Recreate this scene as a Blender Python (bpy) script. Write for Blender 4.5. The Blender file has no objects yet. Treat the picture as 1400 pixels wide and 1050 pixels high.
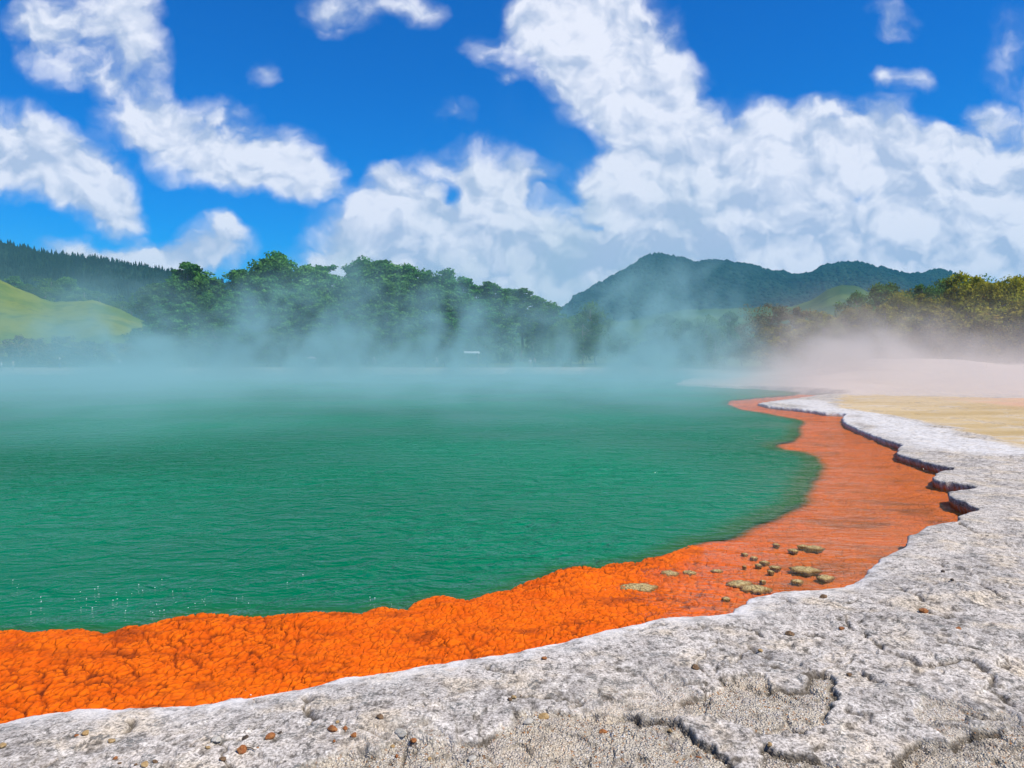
import bpy, bmesh, math, random
import numpy as np
from mathutils import Vector, Matrix, noise as mnoise

random.seed(7)
scene = bpy.context.scene
COL = scene.collection

# ------------------------------------------------------------------ camera
F = 1052.0                       # focal length in pixels of a 1400 x 1050 frame
EYE = 1.7                        # eye height above the sinter shelf
PITCH = math.atan((525 - 496) / F)
cam_d = bpy.data.cameras.new("camera")
cam = bpy.data.objects.new("camera", cam_d)
COL.objects.link(cam)
cam.location = (0, 0, EYE)
cam.rotation_euler = (math.pi / 2 - PITCH, 0, 0)
cam_d.sensor_width = 36
cam_d.lens = F / 1400 * 36
cam_d.clip_start = 0.05
cam_d.clip_end = 20000
scene.camera = cam

def direction(px, py):
    X = (px - 700) / F
    Z = -(py - 525) / F
    return X, math.cos(PITCH) + math.sin(PITCH) * Z, -math.sin(PITCH) + math.cos(PITCH) * Z

def back(px, py, z=0.0):
    X, Y, Z = direction(px, py)
    t = (z - EYE) / Z
    return X * t, Y * t

def at(px, py, dist):
    """world point at forward distance dist"""
    X, Y, Z = direction(px, py)
    return X / Y * dist, dist, EYE + Z / Y * dist

WATER = -0.13

# ------------------------------------------------------------------ numpy noise
def _hash(ix, iy, seed):
    h = (ix.astype(np.int64) * 374761393 + iy.astype(np.int64) * 668265263 + seed * 1274126177) & 0xFFFFFFFF
    h = ((h ^ (h >> 13)) * 1274126177) & 0xFFFFFFFF
    h = ((h ^ (h >> 16)) * 2246822519) & 0xFFFFFFFF
    return ((h ^ (h >> 15)) & 0xFFFFFF) / float(0xFFFFFF)

def perlin(x, y, seed=0):
    x0 = np.floor(x); y0 = np.floor(y)
    fx = x - x0; fy = y - y0
    u = fx * fx * fx * (fx * (fx * 6 - 15) + 10)
    v = fy * fy * fy * (fy * (fy * 6 - 15) + 10)
    def g(dx, dy):
        a = _hash(x0 + dx, y0 + dy, seed) * 2 * math.pi
        return np.cos(a) * (fx - dx) + np.sin(a) * (fy - dy)
    a = g(0, 0); b = g(1, 0); c = g(0, 1); d = g(1, 1)
    return (a + (b - a) * u + (c - a) * v + (a - b - c + d) * u * v) * 1.5

def fbm(x, y, octaves=4, seed=0, rough=0.5):
    s = 0.0; amp = 1.0; f = 1.0
    for o in range(octaves):
        s = s + amp * perlin(x * f + o * 17.3, y * f - o * 9.1, seed + o)
        amp *= rough; f *= 2.03
    return s

def worley(x, y, seed=0, jitter=1.0):
    x0 = np.floor(x); y0 = np.floor(y)
    f1 = np.full(x.shape, 9.0); f2 = np.full(x.shape, 9.0); cid = np.zeros(x.shape)
    for dx in (-1, 0, 1):
        for dy in (-1, 0, 1):
            cx = x0 + dx; cy = y0 + dy
            px = cx + 0.5 + jitter * (_hash(cx, cy, seed) - 0.5)
            py = cy + 0.5 + jitter * (_hash(cx, cy, seed + 11) - 0.5)
            d = np.hypot(px - x, py - y)
            k = _hash(cx, cy, seed + 23)
            nearer = d < f1
            f2 = np.where(nearer, f1, np.minimum(f2, d))
            cid = np.where(nearer, k, cid)
            f1 = np.where(nearer, d, f1)
    return f1, f2, cid

def sstep(a, b, x):
    t = np.clip((x - a) / (b - a), 0, 1)
    return t * t * (3 - 2 * t)

def seg_distance(x, y, pts, closed=False):
    """distance to a polyline, with the nearest point"""
    best = np.full(x.shape, 1e18); nx = np.zeros(x.shape); ny = np.zeros(x.shape)
    n = len(pts)
    for i in range(n if closed else n - 1):
        ax, ay = pts[i]; bx, by = pts[(i + 1) % n]
        ex, ey = bx - ax, by - ay
        L = ex * ex + ey * ey + 1e-12
        t = np.clip(((x - ax) * ex + (y - ay) * ey) / L, 0, 1)
        qx = ax + t * ex; qy = ay + t * ey
        d = (x - qx) ** 2 + (y - qy) ** 2
        m = d < best
        best = np.where(m, d, best); nx = np.where(m, qx, nx); ny = np.where(m, qy, ny)
    return np.sqrt(best), nx, ny

def inside(x, y, pts):
    r = np.zeros(x.shape, bool)
    n = len(pts)
    for i in range(n):
        ax, ay = pts[i]; bx, by = pts[(i + 1) % n]
        if ay == by:
            continue
        c = ((ay > y) != (by > y)) & (x < (bx - ax) * (y - ay) / (by - ay) + ax)
        r ^= c
    return r

# ------------------------------------------------------------------ mesh helpers
def mesh_from_arrays(name, verts, faces, smooth=True):
    me = bpy.data.meshes.new(name)
    verts = np.asarray(verts, np.float32); faces = np.asarray(faces, np.int32)
    k = faces.shape[1]
    me.vertices.add(len(verts)); me.vertices.foreach_set("co", verts.ravel())
    me.loops.add(faces.size); me.loops.foreach_set("vertex_index", faces.ravel())
    me.polygons.add(len(faces))
    me.polygons.foreach_set("loop_start", np.arange(0, faces.size, k, dtype=np.int32))
    me.polygons.foreach_set("loop_total", np.full(len(faces), k, np.int32))
    me.polygons.foreach_set("use_smooth", np.full(len(faces), smooth, bool))
    me.update(calc_edges=True)
    me.validate()
    return me

def grid_mesh(name, P, keep=None, attrs=None, wrap=False):
    """P (n, m, 3) lattice to a mesh; keep (n, m) vertex mask; attrs name -> (n, m)"""
    n, m = P.shape[:2]
    idx = np.arange(n * m).reshape(n, m)
    if wrap:
        idx = np.concatenate([idx, idx[:, :1]], axis=1)
    q = np.stack([idx[:-1, :-1], idx[:-1, 1:], idx[1:, 1:], idx[1:, :-1]], -1).reshape(-1, 4)
    if keep is not None:
        kf = keep.ravel()
        q = q[kf[q].any(axis=1)]
    used = np.unique(q)
    remap = np.zeros(n * m, np.int64); remap[used] = np.arange(len(used))
    me = mesh_from_arrays(name, P.reshape(-1, 3)[used], remap[q])
    for k, a in (attrs or {}).items():
        at_ = me.attributes.new(k, 'FLOAT', 'POINT')
        at_.data.foreach_set("value", np.asarray(a, np.float32).ravel()[used])
    return me

def link(name, me, mat=None, parent=None, kind=None, label=None, cat=None, group=None):
    o = bpy.data.objects.new(name, me)
    COL.objects.link(o)
    if mat is not None:
        me.materials.clear(); me.materials.append(mat)
    if parent is not None:
        o.parent = parent
    tag(o, label, cat, group, kind)
    return o

def tag(o, label=None, cat=None, group=None, kind=None):
    if label: o["label"] = label
    if cat: o["category"] = cat
    if group: o["group"] = group
    if kind: o["kind"] = kind

def thing(name, loc, label, cat, group=None, rz=0.0, scale=1.0):
    o = bpy.data.objects.new(name, None)
    COL.objects.link(o)
    o.empty_display_size = 0.2
    o.location = loc; o.rotation_euler = (0, 0, rz)
    o.scale = (scale,) * 3 if not isinstance(scale, tuple) else scale
    tag(o, label, cat, group)
    return o

# ------------------------------------------------------------------ node helpers
class Tree:
    def __init__(s, nt):
        s.nt = nt
    def node(s, t, **kw):
        n = s.nt.nodes.new(t)
        for k, v in kw.items():
            setattr(n, k, v)
        return n
    def put(s, sock, v):
        if isinstance(v, bpy.types.NodeSocket):
            s.nt.links.new(v, sock)
        elif v is not None:
            if isinstance(v, (tuple, list)) and sock.type == 'RGBA' and len(v) == 3:
                v = (*v, 1)
            sock.default_value = v
    def math(s, op, a, b=None, c=None, clamp=False):
        n = s.node("ShaderNodeMath", operation=op, use_clamp=clamp)
        for i, v in enumerate((a, b, c)):
            if v is not None:
                s.put(n.inputs[i], v)
        return n.outputs[0]
    def vmath(s, op, a, b=None, out=0):
        n = s.node("ShaderNodeVectorMath", operation=op)
        s.put(n.inputs[0], a)
        if b is not None:
            s.put(n.inputs["Scale"] if op == 'SCALE' else n.inputs[1], b)
        return n.outputs[out]
    def mix(s, f, a, b, blend='MIX'):
        n = s.node("ShaderNodeMix", data_type='RGBA', blend_type=blend)
        s.put(n.inputs[0], f); s.put(n.inputs[6], a); s.put(n.inputs[7], b)
        return n.outputs[2]
    def mixf(s, f, a, b):
        n = s.node("ShaderNodeMix", data_type='FLOAT')
        s.put(n.inputs[0], f); s.put(n.inputs[2], a); s.put(n.inputs[3], b)
        return n.outputs[0]
    def step(s, a, b, x, lo=0.0, hi=1.0):
        n = s.node("ShaderNodeMapRange", interpolation_type='SMOOTHSTEP')
        s.put(n.inputs[0], x); s.put(n.inputs[1], a); s.put(n.inputs[2], b); s.put(n.inputs[3], lo); s.put(n.inputs[4], hi)
        return n.outputs[0]
    def lin(s, a, b, x, lo=0.0, hi=1.0):
        n = s.node("ShaderNodeMapRange")
        s.put(n.inputs[0], x); s.put(n.inputs[1], a); s.put(n.inputs[2], b); s.put(n.inputs[3], lo); s.put(n.inputs[4], hi)
        return n.outputs[0]
    def noise(s, vec, scale, detail=4.0, rough=0.5, dist=0.0, out=0):
        n = s.node("ShaderNodeTexNoise")
        s.put(n.inputs["Vector"], vec); s.put(n.inputs["Scale"], scale); s.put(n.inputs["Detail"], detail)
        s.put(n.inputs["Roughness"], rough); s.put(n.inputs["Distortion"], dist)
        return n.outputs[out]
    def voronoi(s, vec, scale, feature='F1', out=0, rnd=1.0):
        n = s.node("ShaderNodeTexVoronoi", feature=feature)
        s.put(n.inputs["Vector"], vec); s.put(n.inputs["Scale"], scale); s.put(n.inputs["Randomness"], rnd)
        return n.outputs[out]
    def mapping(s, vec, loc=(0, 0, 0), rot=(0, 0, 0), scale=(1, 1, 1), kind='POINT'):
        n = s.node("ShaderNodeMapping", vector_type=kind)
        s.put(n.inputs[0], vec); n.inputs[1].default_value = loc; n.inputs[2].default_value = rot; n.inputs[3].default_value = scale
        return n.outputs[0]
    def attr(s, name):
        return s.node("ShaderNodeAttribute", attribute_name=name).outputs["Fac"]
    def bump(s, h, strength=0.5, dist=0.02, normal=None):
        n = s.node("ShaderNodeBump")
        n.inputs["Strength"].default_value = strength
        s.put(n.inputs["Distance"], dist); s.put(n.inputs["Height"], h)
        if normal is not None:
            s.put(n.inputs["Normal"], normal)
        return n.outputs[0]
    def pos(s):
        return s.node("ShaderNodeNewGeometry").outputs["Position"]

def material(name):
    m = bpy.data.materials.new(name)
    m.use_nodes = True
    m.node_tree.nodes.clear()
    t = Tree(m.node_tree)
    out = t.node("ShaderNodeOutputMaterial")
    return m, t, out

def principled(t, out, color, rough=0.9, normal=None, spec=0.2, **kw):
    b = t.node("ShaderNodeBsdfPrincipled")
    t.put(b.inputs["Base Color"], color)
    t.put(b.inputs["Roughness"], rough)
    t.put(b.inputs["Specular IOR Level"], spec)
    if normal is not None:
        t.put(b.inputs["Normal"], normal)
    for k, v in kw.items():
        t.put(b.inputs[k], v)
    t.nt.links.new(b.outputs[0], out.inputs["Surface"])
    return b

def plain(name, col, rough=0.8, vary=0.15, scale=8.0, spec=0.2):
    m, t, out = material(name)
    n = t.noise(t.node("ShaderNodeTexCoord").outputs["Object"], scale, 4)
    c = t.mix(n, tuple(x * (1 - vary) for x in col), tuple(min(1, x * (1 + vary)) for x in col))
    principled(t, out, c, rough, None, spec)
    return m

# ------------------------------------------------------------------ sun and sky
HAZE = 0.00011; STEAM_A = 1.0; STEAM_B = 0.72; BANK = 2.0
SUN_EL = math.radians(56); SUN_AZ = math.radians(118)      # azimuth from +Y towards +X
sun_d = bpy.data.lights.new("sun", 'SUN'); sun = bpy.data.objects.new("sun", sun_d); COL.objects.link(sun)
sun_d.energy = 5.0; sun_d.angle = math.radians(0.53); sun_d.color = (1.0, 0.95, 0.88)
_sv = Vector((math.cos(SUN_EL) * math.sin(SUN_AZ), math.cos(SUN_EL) * math.cos(SUN_AZ), math.sin(SUN_EL)))
sun.rotation_euler = _sv.to_track_quat('Z', 'Y').to_euler()
sun.location = (0, 0, 50)

world = bpy.data.worlds.new("World"); scene.world = world
world.use_nodes = True
world.node_tree.nodes.clear()
T = Tree(world.node_tree)
w_out = T.node("ShaderNodeOutputWorld")
bg = T.node("ShaderNodeBackground"); bg.inputs["Strength"].default_value = 0.1
sky = T.node("ShaderNodeTexSky", sky_type='NISHITA')
sky.sun_disc = False
sky.sun_elevation = SUN_EL; sky.sun_rotation = SUN_AZ
sky.altitude = 300; sky.air_density = 1.0; sky.dust_density = 0.3; sky.ozone_density = 3.0
gen = T.node("ShaderNodeTexCoord").outputs["Generated"]
sep = T.node("ShaderNodeSeparateXYZ"); T.put(sep.inputs[0], gen)
dx, dy, dz = sep.outputs
# deep clear blue: more saturated than the model gives
hs = T.node("ShaderNodeHueSaturation")
hs.inputs["Hue"].default_value = 0.497; hs.inputs["Saturation"].default_value = 1.35; hs.inputs["Value"].default_value = 1.0
T.put(hs.inputs["Color"], sky.outputs[0])
blue = T.mix(1.0, hs.outputs[0], (0.0, 0.66, 1.24, 1), 'MULTIPLY')
veil = T.step(0.0, 0.40, dz)
blue = T.mix(veil, T.mix(1.0, blue, (1.3, 1.15, 1.05, 1), 'MULTIPLY'), blue)

# the day's clouds, laid out by direction (u = x / y, v = z / y ahead of +Y)
inv = T.math('DIVIDE', 1.0, T.math('MAXIMUM', dy, 0.08))
u = T.math('MULTIPLY', dx, inv); v = T.math('MULTIPLY', dz, inv)
cmb = T.node("ShaderNodeCombineXYZ"); T.put(cmb.inputs[0], u); T.put(cmb.inputs[1], v)
uv0 = cmb.outputs[0]
wn = T.noise(uv0, 7.0, 3, 0.5, 0, 1)
warp = T.vmath('SCALE', T.vmath('SUBTRACT', wn, (0.5, 0.5, 0.5)), 0.075)
wn2 = T.noise(uv0, 24.0, 3, 0.55, 0, 1)
warp2 = T.vmath('SCALE', T.vmath('SUBTRACT', wn2, (0.5, 0.5, 0.5)), 0.03)
uv = T.vmath('ADD', T.vmath('ADD', uv0, warp), warp2)

PUFFS = [  # px, py, rx, ry, tilt, weight
 (95,50,100,85,15,.8),(165,20,70,65,0,.8),(60,35,60,50,0,.5),(185,85,60,55,40,.8),(180,150,70,60,0,.85),(235,190,90,60,30,1),
 (295,160,75,45,0,.75),(340,215,85,60,15,1),(395,228,85,62,20,1),(300,222,85,50,20,.9),(425,245,60,45,0,.6),(130,105,60,32,20,.4),
 (20,200,95,80,20,1),(75,225,105,70,25,1),(125,255,95,65,30,1),(165,285,60,45,40,.8),(0,235,75,60,0,.9),
 (100,345,55,28,0,1),(150,348,45,22,0,.9),(215,348,62,32,0,1),(290,335,70,42,0,.7),(310,312,32,26,0,.8),(270,352,90,35,0,.6),(180,360,120,25,0,.5),
 (660,255,90,75,0,1.1),(560,285,110,75,-20,1),(520,325,120,85,0,.9),(695,305,100,75,0,1),(620,355,180,90,0,.9),(745,355,150,80,0,.9),
 (480,365,110,60,0,.8),(830,375,140,65,0,.9),(560,392,190,60,0,.8),(525,245,40,30,0,.5),
 (765,60,95,75,0,.9),(840,75,120,105,20,1.1),(845,130,120,80,20,1.1),(780,25,110,65,0,.8),(890,115,90,80,0,.9),(915,150,70,60,0,.8),(870,30,90,70,0,.5),(720,35,50,40,0,.6),
 (905,215,130,85,0,1.1),(985,205,140,85,0,1.1),(850,255,95,70,0,1),(960,265,190,95,0,1.2),(1080,205,120,75,0,1),(1140,215,120,85,0,1.1),(1060,275,160,95,0,1.1),
 (1205,190,65,65,0,.8),(1245,235,125,80,0,1.1),(1300,245,110,80,0,1),(1310,198,75,34,0,.9),(1395,230,85,85,0,1),(1375,290,140,95,0,1.1),(1235,310,150,75,0,1),
 (1000,312,170,60,0,1),(880,305,120,60,0,.9),(900,355,240,60,0,.9),(1120,345,240,60,0,.9),(1350,350,180,60,0,1),(1250,375,240,40,0,.8),(760,395,240,45,0,.8),
 (1500,200,160,120,0,1),(1550,330,200,110,0,1),(-120,210,150,90,0,1),(-150,60,140,80,20,.9),
 (665,65,36,46,-40,.62),(615,160,42,24,0,.5),(1345,155,42,34,0,.8),(1225,22,56,36,20,.62),(1240,113,38,24,10,.42),(1208,108,20,22,0,.4),(470,10,75,38,0,.7),(562,5,50,28,0,.7),
 (1385,75,60,90,0,.28),(360,95,30,22,40,.45),(735,240,50,30,20,.45),(690,115,22,18,0,.4),
 (1172,272,48,40,0,-.9),(612,268,30,22,30,-1.1),(818,312,32,22,0,-.8),(810,200,60,40,0,-.35),(1290,225,20,16,0,-.7),
]
def puff_uv(p):
    X, Y, Z = direction(p[0], p[1])
    return X / Y, Z / Y, p[2] / F, p[3] / F, -math.radians(p[4]), p[5]
def puff_sum(vec, puffs):
    s = None
    for p in puffs:
        cu, cv, ru, rv, ang, w = puff_uv(p)
        mp = T.mapping(vec, (cu, cv, 0), (0, 0, ang), (ru, rv, 1), 'TEXTURE')
        g = T.node("ShaderNodeTexGradient", gradient_type='SPHERICAL'); T.put(g.inputs[0], mp)
        s = T.math('MULTIPLY_ADD', g.outputs[1], w, s if s is not None else 0.0)
    return s
S = puff_sum(uv, PUFFS)
S = T.math('MINIMUM', S, 1.6)
ns = T.mapping(uv, (0, 0, 0), (0, 0, 0), (1.0, 1.25, 1.0))
def billow(vec):
    s = None
    wv = T.vmath('ADD', vec, T.vmath('SCALE', T.vmath('SUBTRACT', T.noise(vec, 20.0, 3, 0.6, 0, 1), (0.5, 0.5, 0.5)), 0.035))
    for sc, w in ((11.0, 0.50), (25.0, 0.28), (58.0, 0.15)):
        vn = T.node("ShaderNodeTexVoronoi", feature='SMOOTH_F1', voronoi_dimensions='2D'); T.put(vn.inputs["Vector"], wv); T.put(vn.inputs["Scale"], sc); T.put(vn.inputs["Smoothness"], 0.35)
        s = T.math('MULTIPLY_ADD', T.math('SUBTRACT', 0.62, vn.outputs[0]), w * 1.0, s if s is not None else 0.42)
    return T.math('MULTIPLY_ADD', T.math('SUBTRACT', T.noise(vec, 11.0, 8, 0.62), 0.5), 1.05, s)
fine = billow(ns)
off = T.vmath('ADD', ns, (0.012, 0.022, 0))
fine_up = billow(off)
D = T.math('ADD', S, T.math('MULTIPLY', T.math('SUBTRACT', fine, 0.5), T.math('MINIMUM', T.math('MULTIPLY_ADD', S, 2.2, 0.1), 1.6)))
ahead = T.step(0.02, 0.2, dy)
alpha_f = T.math('MULTIPLY', T.math('POWER', T.step(0.06, 1.02, D), 0.9), 0.96)
# elsewhere in the sky: broken cloud of the same kind
cl3 = T.noise(T.mapping(gen, (3, 1, 0), (0, 0, 0), (1, 1, 2.0)), 2.2, 7, 0.55)
alpha_b = T.step(0.5, 0.68, cl3)
alpha = T.mixf(ahead, alpha_b, alpha_f)
alpha = T.math('MULTIPLY', alpha, T.step(-0.02, 0.0, dz))
SHADES = [(1000,318,190,50,0,1),(900,330,140,45,0,.8),(1200,280,150,50,0,.6),(760,350,160,60,0,.5),(560,330,120,60,0,.45),(120,110,90,50,20,.4),(80,255,110,50,25,.35),(1060,250,110,50,0,.35),(880,360,300,50,0,.45),(1300,330,170,45,0,.5)]
shade = puff_sum(uv, SHADES)
lit = T.math('MULTIPLY_ADD', T.math('SUBTRACT', fine, fine_up), 2.4, 0.5)
lit = T.math('ADD', lit, T.math('MULTIPLY', T.math('SUBTRACT', fine, 0.5), 0.9))
lit = T.math('ADD', lit, T.math('MULTIPLY', T.math('SUBTRACT', T.math('MINIMUM', S, 1.2), 0.6), 0.25))
lit = T.math('SUBTRACT', lit, T.math('MULTIPLY', shade, 0.55))
lit = T.math('MINIMUM', T.math('MAXIMUM', lit, 0.0), 1.0)
cloud = T.mix(lit, (4.3, 5.0, 6.6, 1), (7.7, 7.8, 8.6, 1))
col = T.mix(alpha, blue, cloud)
T.put(bg.inputs["Color"], col)
T.nt.links.new(bg.outputs[0], w_out.inputs[0])
world.cycles.sampling_method = 'MANUAL'
world.cycles.sample_map_resolution = 512
# ------------------------------------------------------------------ pool outline, from the shore as seen
SHORE_PX = [(0,985),(50,975),(110,968),(165,969),(265,968),(330,957),(400,948),(430,945),(470,932),(540,922),(600,913),(650,906),
 (700,897),(750,885),(800,870),(850,857),(905,847),(940,842),(975,838),(1003,836),(1012,826),(1020,815),(1045,812),(1070,806),
 (1110,803),(1150,797),(1180,787),(1190,773),(1204,760),(1220,752),(1236,746),(1238,737),(1242,729),(1271,718),(1297,714),(1307,713),
 (1310,706),(1325,702),(1337,698),(1322,689),(1306,684),(1296,679),(1297,672),(1312,670),(1333,667),(1320,664),(1300,660),(1282,657),(1273,653),
 (1278,647),(1291,642),(1304,641),(1284,637),(1265,632),(1246,626),(1228,621),(1225,616),(1230,611),(1232,608),(1207,600),(1188,592),
 (1172,586),(1156,579),(1151,573),(1153,568),(1158,565),(1130,564),(1101,560),(1072,557),(1050,555),(1035,551)]
NEAR = [(-30.0, -2.0), (-13.0, 0.9), (-6.0, 2.35)] + [back(x, y, float(np.interp(x, [0, 700, 1150, 1250], [-.092, -.075, -.05, -.02]))) for x, y in SHORE_PX]
FARS = [back(x, y, 0.0) for x, y in [(1046,548),(1079,544),(1143,536)]] + [(13.0, 62.0), (19.0, 84.0), (26.0, 104.0), (20.0, 113.0), (6.0, 121.0), (-12.0, 118.0),
       (-30.0, 121.0), (-52.0, 112.0), (-84.0, 116.0), (-110.0, 100.0), (-118.0, 60.0), (-80.0, 12.0)]
POOL = NEAR + FARS

def pool_sd(x, y):
    d, nx, ny = seg_distance(x, y, POOL, True)
    ins = inside(x, y, POOL)
    return np.where(ins, -d, d), nx, ny

DROP_PX = [(0,871),(25,876),(50,875),(70,871),(100,871),(125,875),(137,878),(150,874),(175,867),(215,860),(240,852),(270,848),(320,849),(370,850),
 (400,846),(435,843),(470,845),(495,847),(520,837),(540,840),(565,842),(580,830),(600,822),(625,826),(645,829),(675,817),(700,811),(730,802),
 (760,792),(780,784),(800,781),(825,782),(842,775),(860,772),(885,775),(895,766),(915,762),(935,755),(970,742),(1000,737),(1014,731),(1034,721),(1062,710),
 (1088,700),(1107,689),(1111,673),(1123,650),(1130,634),(1124,625),(1104,618),(1079,615),(1063,610),(1069,606),(1091,602),(1098,592),(1096,583),
 (1104,576),(1080,571),(1046,565),(1014,560),(995,553),(1000,547),(1034,544)]
DROP = [(-12.0, 3.0), (-6.5, 4.6)] + [back(x, y, WATER) for x, y in DROP_PX] + [back(1100, 538, WATER), (13.5, 50.0)]
ZONE = DROP + [(40, 50), (40, -20), (-30, -20), (-30, 0)]

def drop_sd(x, y):
    d, _, _ = seg_distance(x, y, DROP)
    return np.where(inside(x, y, ZONE), -d, d)

# ------------------------------------------------------------------ heights
def land_height(x, y):
    """the lie of the land, without the pool"""
    r = x / np.maximum(y, 1.0)
    z = 0.0 * x
    z = z + sstep(40, 82, y) * sstep(0.27, 0.50, r) * BANK * (1 + 0.25 * fbm(x / 14, y / 14, 3, 5))
    z = z + sstep(112, 128, y) * (1 - sstep(0.3, 0.45, r)) * 0.9
    z = z + sstep(130, 260, y) * 3.0 + sstep(0.3, 0.6, r) * sstep(82, 140, y) * 2.0
    z = z - 6.0 * sstep(400, 1500, np.hypot(x, y))
    return z

GRAVEL_A = [(380,1060),(407,1050),(432,1039),(470,1030),(497,1029),(515,1030),(522,1021),(537,1010),(557,1007),(575,1012),(590,1016),(602,1014),(637,1011),(655,1010),(667,1000),
 (685,989),(700,987),(702,972),(725,967),(745,965),(780,969),(807,967),(830,972),(850,970),(865,974),(875,982),(895,982),(917,982),(935,990),(947,1000),(960,1012),
 (980,1022),(1000,1032),(1005,1040),(1012,1060),(1000,1200),(350,1200)]
GRAVEL_B = [(905,962),(950,950),(990,941),(992,928),(1012,922),(1050,917),(1052,941),(1100,940),(1107,923),(1120,920),(1134,922),(1140,936),(1147,950),(1140,968),(1136,978),(1137,992),(1085,1000),(1040,1000),(970,978)]
GRAVEL_C = [(1040,1010),(1060,1017),(1072,1024),(1105,1030),(1132,1037),(1175,1044),(1212,1041),(1240,1025),(1262,1015),(1300,1015),(1325,1007),(1370,1000),(1440,985),(1560,1000),(1500,1200),(1020,1200)]
CRACKS = [[(1150,845),(1182,866),(1205,885),(1225,897),(1265,915),(1300,908),(1325,905),(1350,925),(1362,940)],[(1345,943),(1370,955),(1400,972),(1450,990)],
 [(420,945),(418,960),(425,975),(430,990)],[(178,972),(174,990)],[(668,905),(674,912),(700,915)],[(1306,985),(1330,988)],[(1325,980),(1365,988)],
 [(938,856),(970,851),(1010,852),(1030,856),(1045,862)],[(1310,712),(1325,722),(1345,731)],[(1180,920),(1200,934)],[(1100,862),(1125,868)],[(1260,832),(1290,842),(1320,846)],
 [(1155,975),(1170,977)],[(1060,808),(1085,818)],[(60,1045),(78,1035),(90,1030)],[(860,855),(905,848)],[(700,950),(745,948),(790,955)],[(1020,880),(1050,895),(1090,905)],
 [(1290,880),(1330,890),(1380,905),(1430,930)],[(1340,800),(1370,818),(1410,830)],[(1280,770),(1310,778),(1345,775)],[(1230,800),(1255,812),(1262,822)]]

def world_poly(pts, z=0.0):
    return [back(px, py, z) for px, py in pts]

def poly_sd(x, y, pts):
    d, _, _ = seg_distance(x, y, pts, True)
    return np.where(inside(x, y, pts), d, -d)          # positive inside

def shelf(x, y):
    """top of the sinter shelf near the viewer: height and surface attributes"""
    sd, nx, ny = pool_sd(x, y)
    rag = 0.035 * fbm(x * 2.6, y * 2.6, 4, 31) + 0.008 * fbm(x * 14, y * 14, 3, 37) * sstep(12, 6, np.hypot(x, y))
    sde = sd + rag
    r = x / np.maximum(y, 0.5)
    far = sstep(6, 14, np.hypot(x, y))
    z = land_height(x, y)
    z = z + 0.018 * fbm(x * 0.55, y * 0.55, 3, 1) + 0.006 * fbm(x * 2.3, y * 2.0, 3, 2)
    # thin broken layers: scarps along warped contours
    wx = x + 0.25 * fbm(x * 1.7, y * 1.7, 3, 3); wy = y + 0.25 * fbm(x * 1.7 + 9, y * 1.7, 3, 4)
    t = fbm(wx * 0.9, wy * 0.6, 5, 6, 0.5) * 2.6
    fr = t - np.floor(t)
    z = z + 0.012 * (np.floor(t) + sstep(0.0, 0.035, fr)) * sstep(0.1, 0.9, sde) * (1 - 0.5 * far)
    scarp = np.exp(-((fr - 0.03) / 0.05) ** 2) * sstep(0.2, 0.8, sde)
    # knobbly crust
    z = z + 0.0020 * fbm(x * 11, y * 11, 4, 8, 0.6)
    f1, f2, cid = worley(x * 13, y * 11, 9)
    pit = (cid < 0.33) * sstep(0.42, 0.12, f1) * sstep(0.1, 0.5, sde)
    z = z - 0.004 * pit
    # rim: lower and rounder on the near left, square-cut on the right
    left = 1 - sstep(0.42, 0.60, r)
    z = z - (0.055 + 0.02 * sstep(-0.2, -0.7, r)) * left * np.exp(-np.maximum(sde, 0) / 0.32)
    z = z - 0.02 * np.exp(-np.maximum(sde, 0) / 0.03)
    # gravel hollows
    gr = np.zeros(x.shape); lip = np.zeros(x.shape)
    gate = sstep(-0.25, 0.15, fbm(x * 3.1, y * 3.1, 3, 14))
    rg = 0.03 * fbm(x * 4, y * 4, 4, 12, 0.6) + 0.012 * fbm(x * 22, y * 22, 2, 13)
    for poly, dep, soft in ((GRAVEL_A, .030, .35), (GRAVEL_B, .022, .30), (GRAVEL_C, .028, .45)):
        g = poly_sd(x, y, world_poly(poly)) + rg
        m = sstep(0.0, 0.018, g)
        z = z - m * dep * (0.45 + 0.55 * np.exp(-np.maximum(g, 0) / soft))
        gr = np.maximum(gr, m)
        lip = np.maximum(lip, np.exp(-((g - 0.012) / 0.013) ** 2) * gate)
    z = z - 0.012 * lip
    # other worn hollows, scattered
    g = fbm(x * 0.9 + 5, y * 0.7, 4, 15, 0.55) - 0.52
    m = sstep(0.0, 0.03, g) * sstep(0.5, 1.2, sde)
    z = z - 0.014 * m
    gr = np.maximum(gr, 0.6 * m)
    f1, f2, cid = worley(x * 40, y * 34, 19)
    z = z + gr * (0.012 * np.clip(0.65 - f1, 0, 1) * (0.3 + cid))
    # cracks
    ck = np.zeros(x.shape)
    cx = x + 0.035 * fbm(x * 9, y * 9, 3, 21); cy = y + 0.035 * fbm(x * 9 + 4, y * 9, 3, 22)
    for c in CRACKS:
        d, _, _ = seg_distance(cx, cy, world_poly(c))
        w = 0.017 * (1 + 0.8 * fbm(x * 7, y * 7, 2, 24))
        ck = np.maximum(ck, np.exp(-(d / np.maximum(w, 0.003)) ** 2))
    z = z - 0.028 * ck
    rid = np.abs(fbm(wx * 1.5, wy * 0.9, 4, 26, 0.5))
    ck2 = sstep(0.042, 0.0, rid) * sstep(-0.1, 0.25, fbm(x * 0.8, y * 0.8, 2, 27)) * sstep(0.25, 0.6, sde)
    z = z - 0.015 * ck2
    crack = np.clip(ck + lip + 0.9 * ck2 + 0.6 * scarp * gate + 0.6 * pit, 0, 1)
    rim = np.exp(-np.maximum(sde, 0) / 0.35)
    return z, sde, (x - nx) / np.where(sd == 0, 1, sd), (y - ny) / np.where(sd == 0, 1, sd), gr, crack, rim, scarp

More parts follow.
